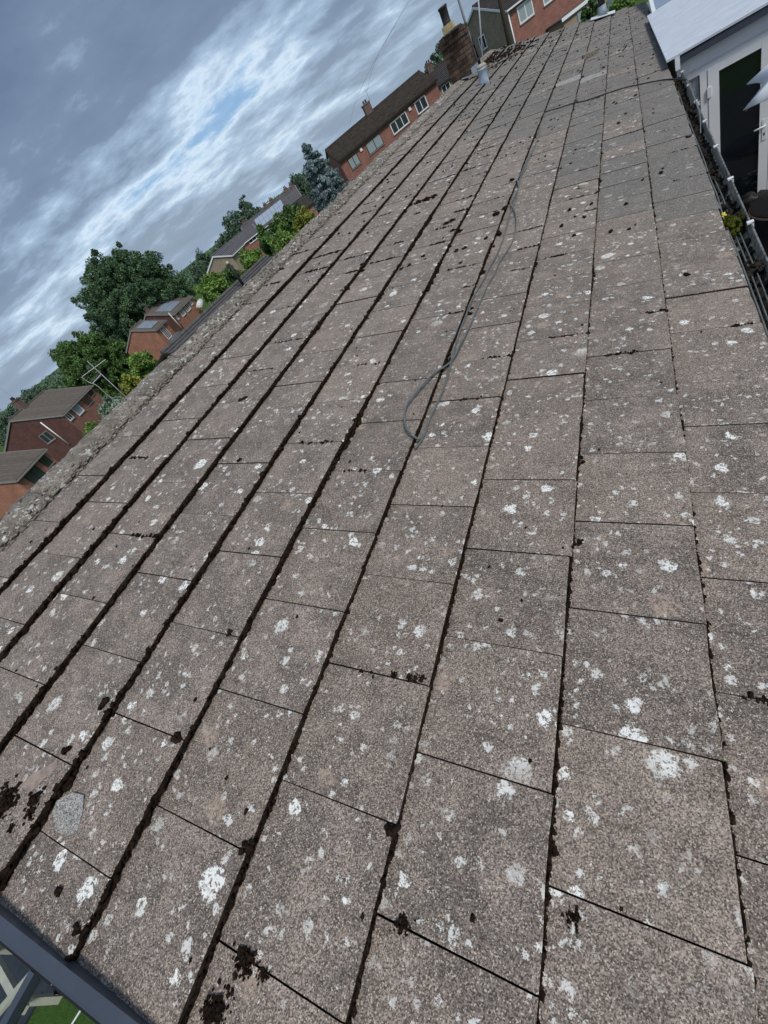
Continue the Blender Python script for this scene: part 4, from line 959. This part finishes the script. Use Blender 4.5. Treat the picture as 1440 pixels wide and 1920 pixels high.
tree_at('garden_tree', 'bright green shrub in front of the dark brown gable', -66.0, 30, .75, -1.4, .7, 36, .28, 170, .09, ['leaf_light'], 115, trunk=.06)
tree_at('garden_tree', 'green weed tuft at the ridge below the long brick house', -23.0, 50, 1.45, -1.0, .8, 24, .3, 140, .10, ['leaf_light'], 116, trunk=.05)
tree_at('garden_tree', 'round dark green bush at the far end of the roof', -2.65, 35, 2.35, .5, .42, 60, .16, 170, .06, ['leaf_mid'], 117, trunk=.1)
tree_at('garden_tree', 'low dry green shrub behind the far corner of the roof', -.2, 26, 2.25, .6, .5, 40, .18, 140, .06, ['leaf_light'], 118, trunk=.08)
# far tree line
for n_, (a, d, zt, hw, lab) in enumerate(((-44.2, 150, 4.2, 2.6, 'hazy round tree above the beige gable'), (-45.6, 160, 3.0, 2.2, 'hazy tree at the right foot of the largest tree'), (-39.4, 165, 7.4, 4.2, 'hazy twin tree left of the long terrace'), (-37.6, 170, 8.2, 4.2, 'hazy tree behind the cream gable'), (-41.5, 170, 4.6, 3.2, 'low hazy tree between the far roofs'), (-67.8, 140, 4.2, 6, 'hazy tree on the skyline behind the dark brown house'), (-70.5, 140, 3.4, 6, 'hazy tree on the skyline at the left edge'), (-31.5, 120, 4.6, 3.6, 'dark tree between the terrace and the blue spruce'), (-15.7, 130, 5.2, 2.6, 'feathery tree left of the bungalow chimney'), (-14.5, 135, 6.3, 2.6, 'taller feathery tree touching the bungalow chimney'))):
    tree_at('skyline_tree', lab, a, d, zt, -5, hw, 150, .75, 90, .27, ['leaf_far'], 130 + n_, trunk=.3, group='trees on the skyline')
# a far wood closing the skyline
cl = []
for k in range(1200):
    a = random.uniform(-85, 14); d = random.uniform(230, 620); x, y, z = pos(a, d); h = 1.1 + 1.2 * mnoise.noise(Vector((a * .35, 7, 0)))
    cl.append((x, y, z + random.uniform(0, 1) * max(.8, h) * d / 270, random.uniform(1.4, 2.6) * d / 270))
tag(leaves(cl, 60, 1.0, 2, ['leaf_far'], 'far_wood', None, 177), 'distant wooded skyline beyond the houses', 'wood', kind='stuff')
# blue spruce
def spruce(base, H, w, seed):
    e = empty('blue_spruce', base); tag(e, 'blue grey spruce with a bare pointed tip left of the long brick house', 'tree')
    g = random.Random(seed); tm = MB().tube([(0, 0, -.3), (0, 0, H * .6), (.05, 0, H)], [.16, .08, .015], 8); cl = []
    z = H * .12
    while z < H * .985:
        t = z / H; r = w * (1 - t) ** .8 * g.uniform(.8, 1.15) + .05; nb = 9 if t < .75 else 5
        for k in range(nb):
            a = g.uniform(0, 6.28); L = r * g.uniform(.7, 1.1); p1 = (math.cos(a) * L, math.sin(a) * L, z - .10 * L + .08)
            tm.tube([(0, 0, z), (p1[0] * .5, p1[1] * .5, z - .02), p1], [.025, .015, .006], 5)
            for q in range(1, 6):
                s = q / 5; cl.append((p1[0] * s, p1[1] * s, z + (p1[2] - z) * s, .12 + .20 * (1 - s) * (1 - t)))
        z += .22
    tm.build('trunk', 'bark', e, True); leaves(cl, 40, .10, .2, ['leaf_blue'], 'crown', e, seed, .1, 2.4)
bp = pos(-29.0, 50); spruce(bp, 5.55 - bp[2], 2.9, 140)
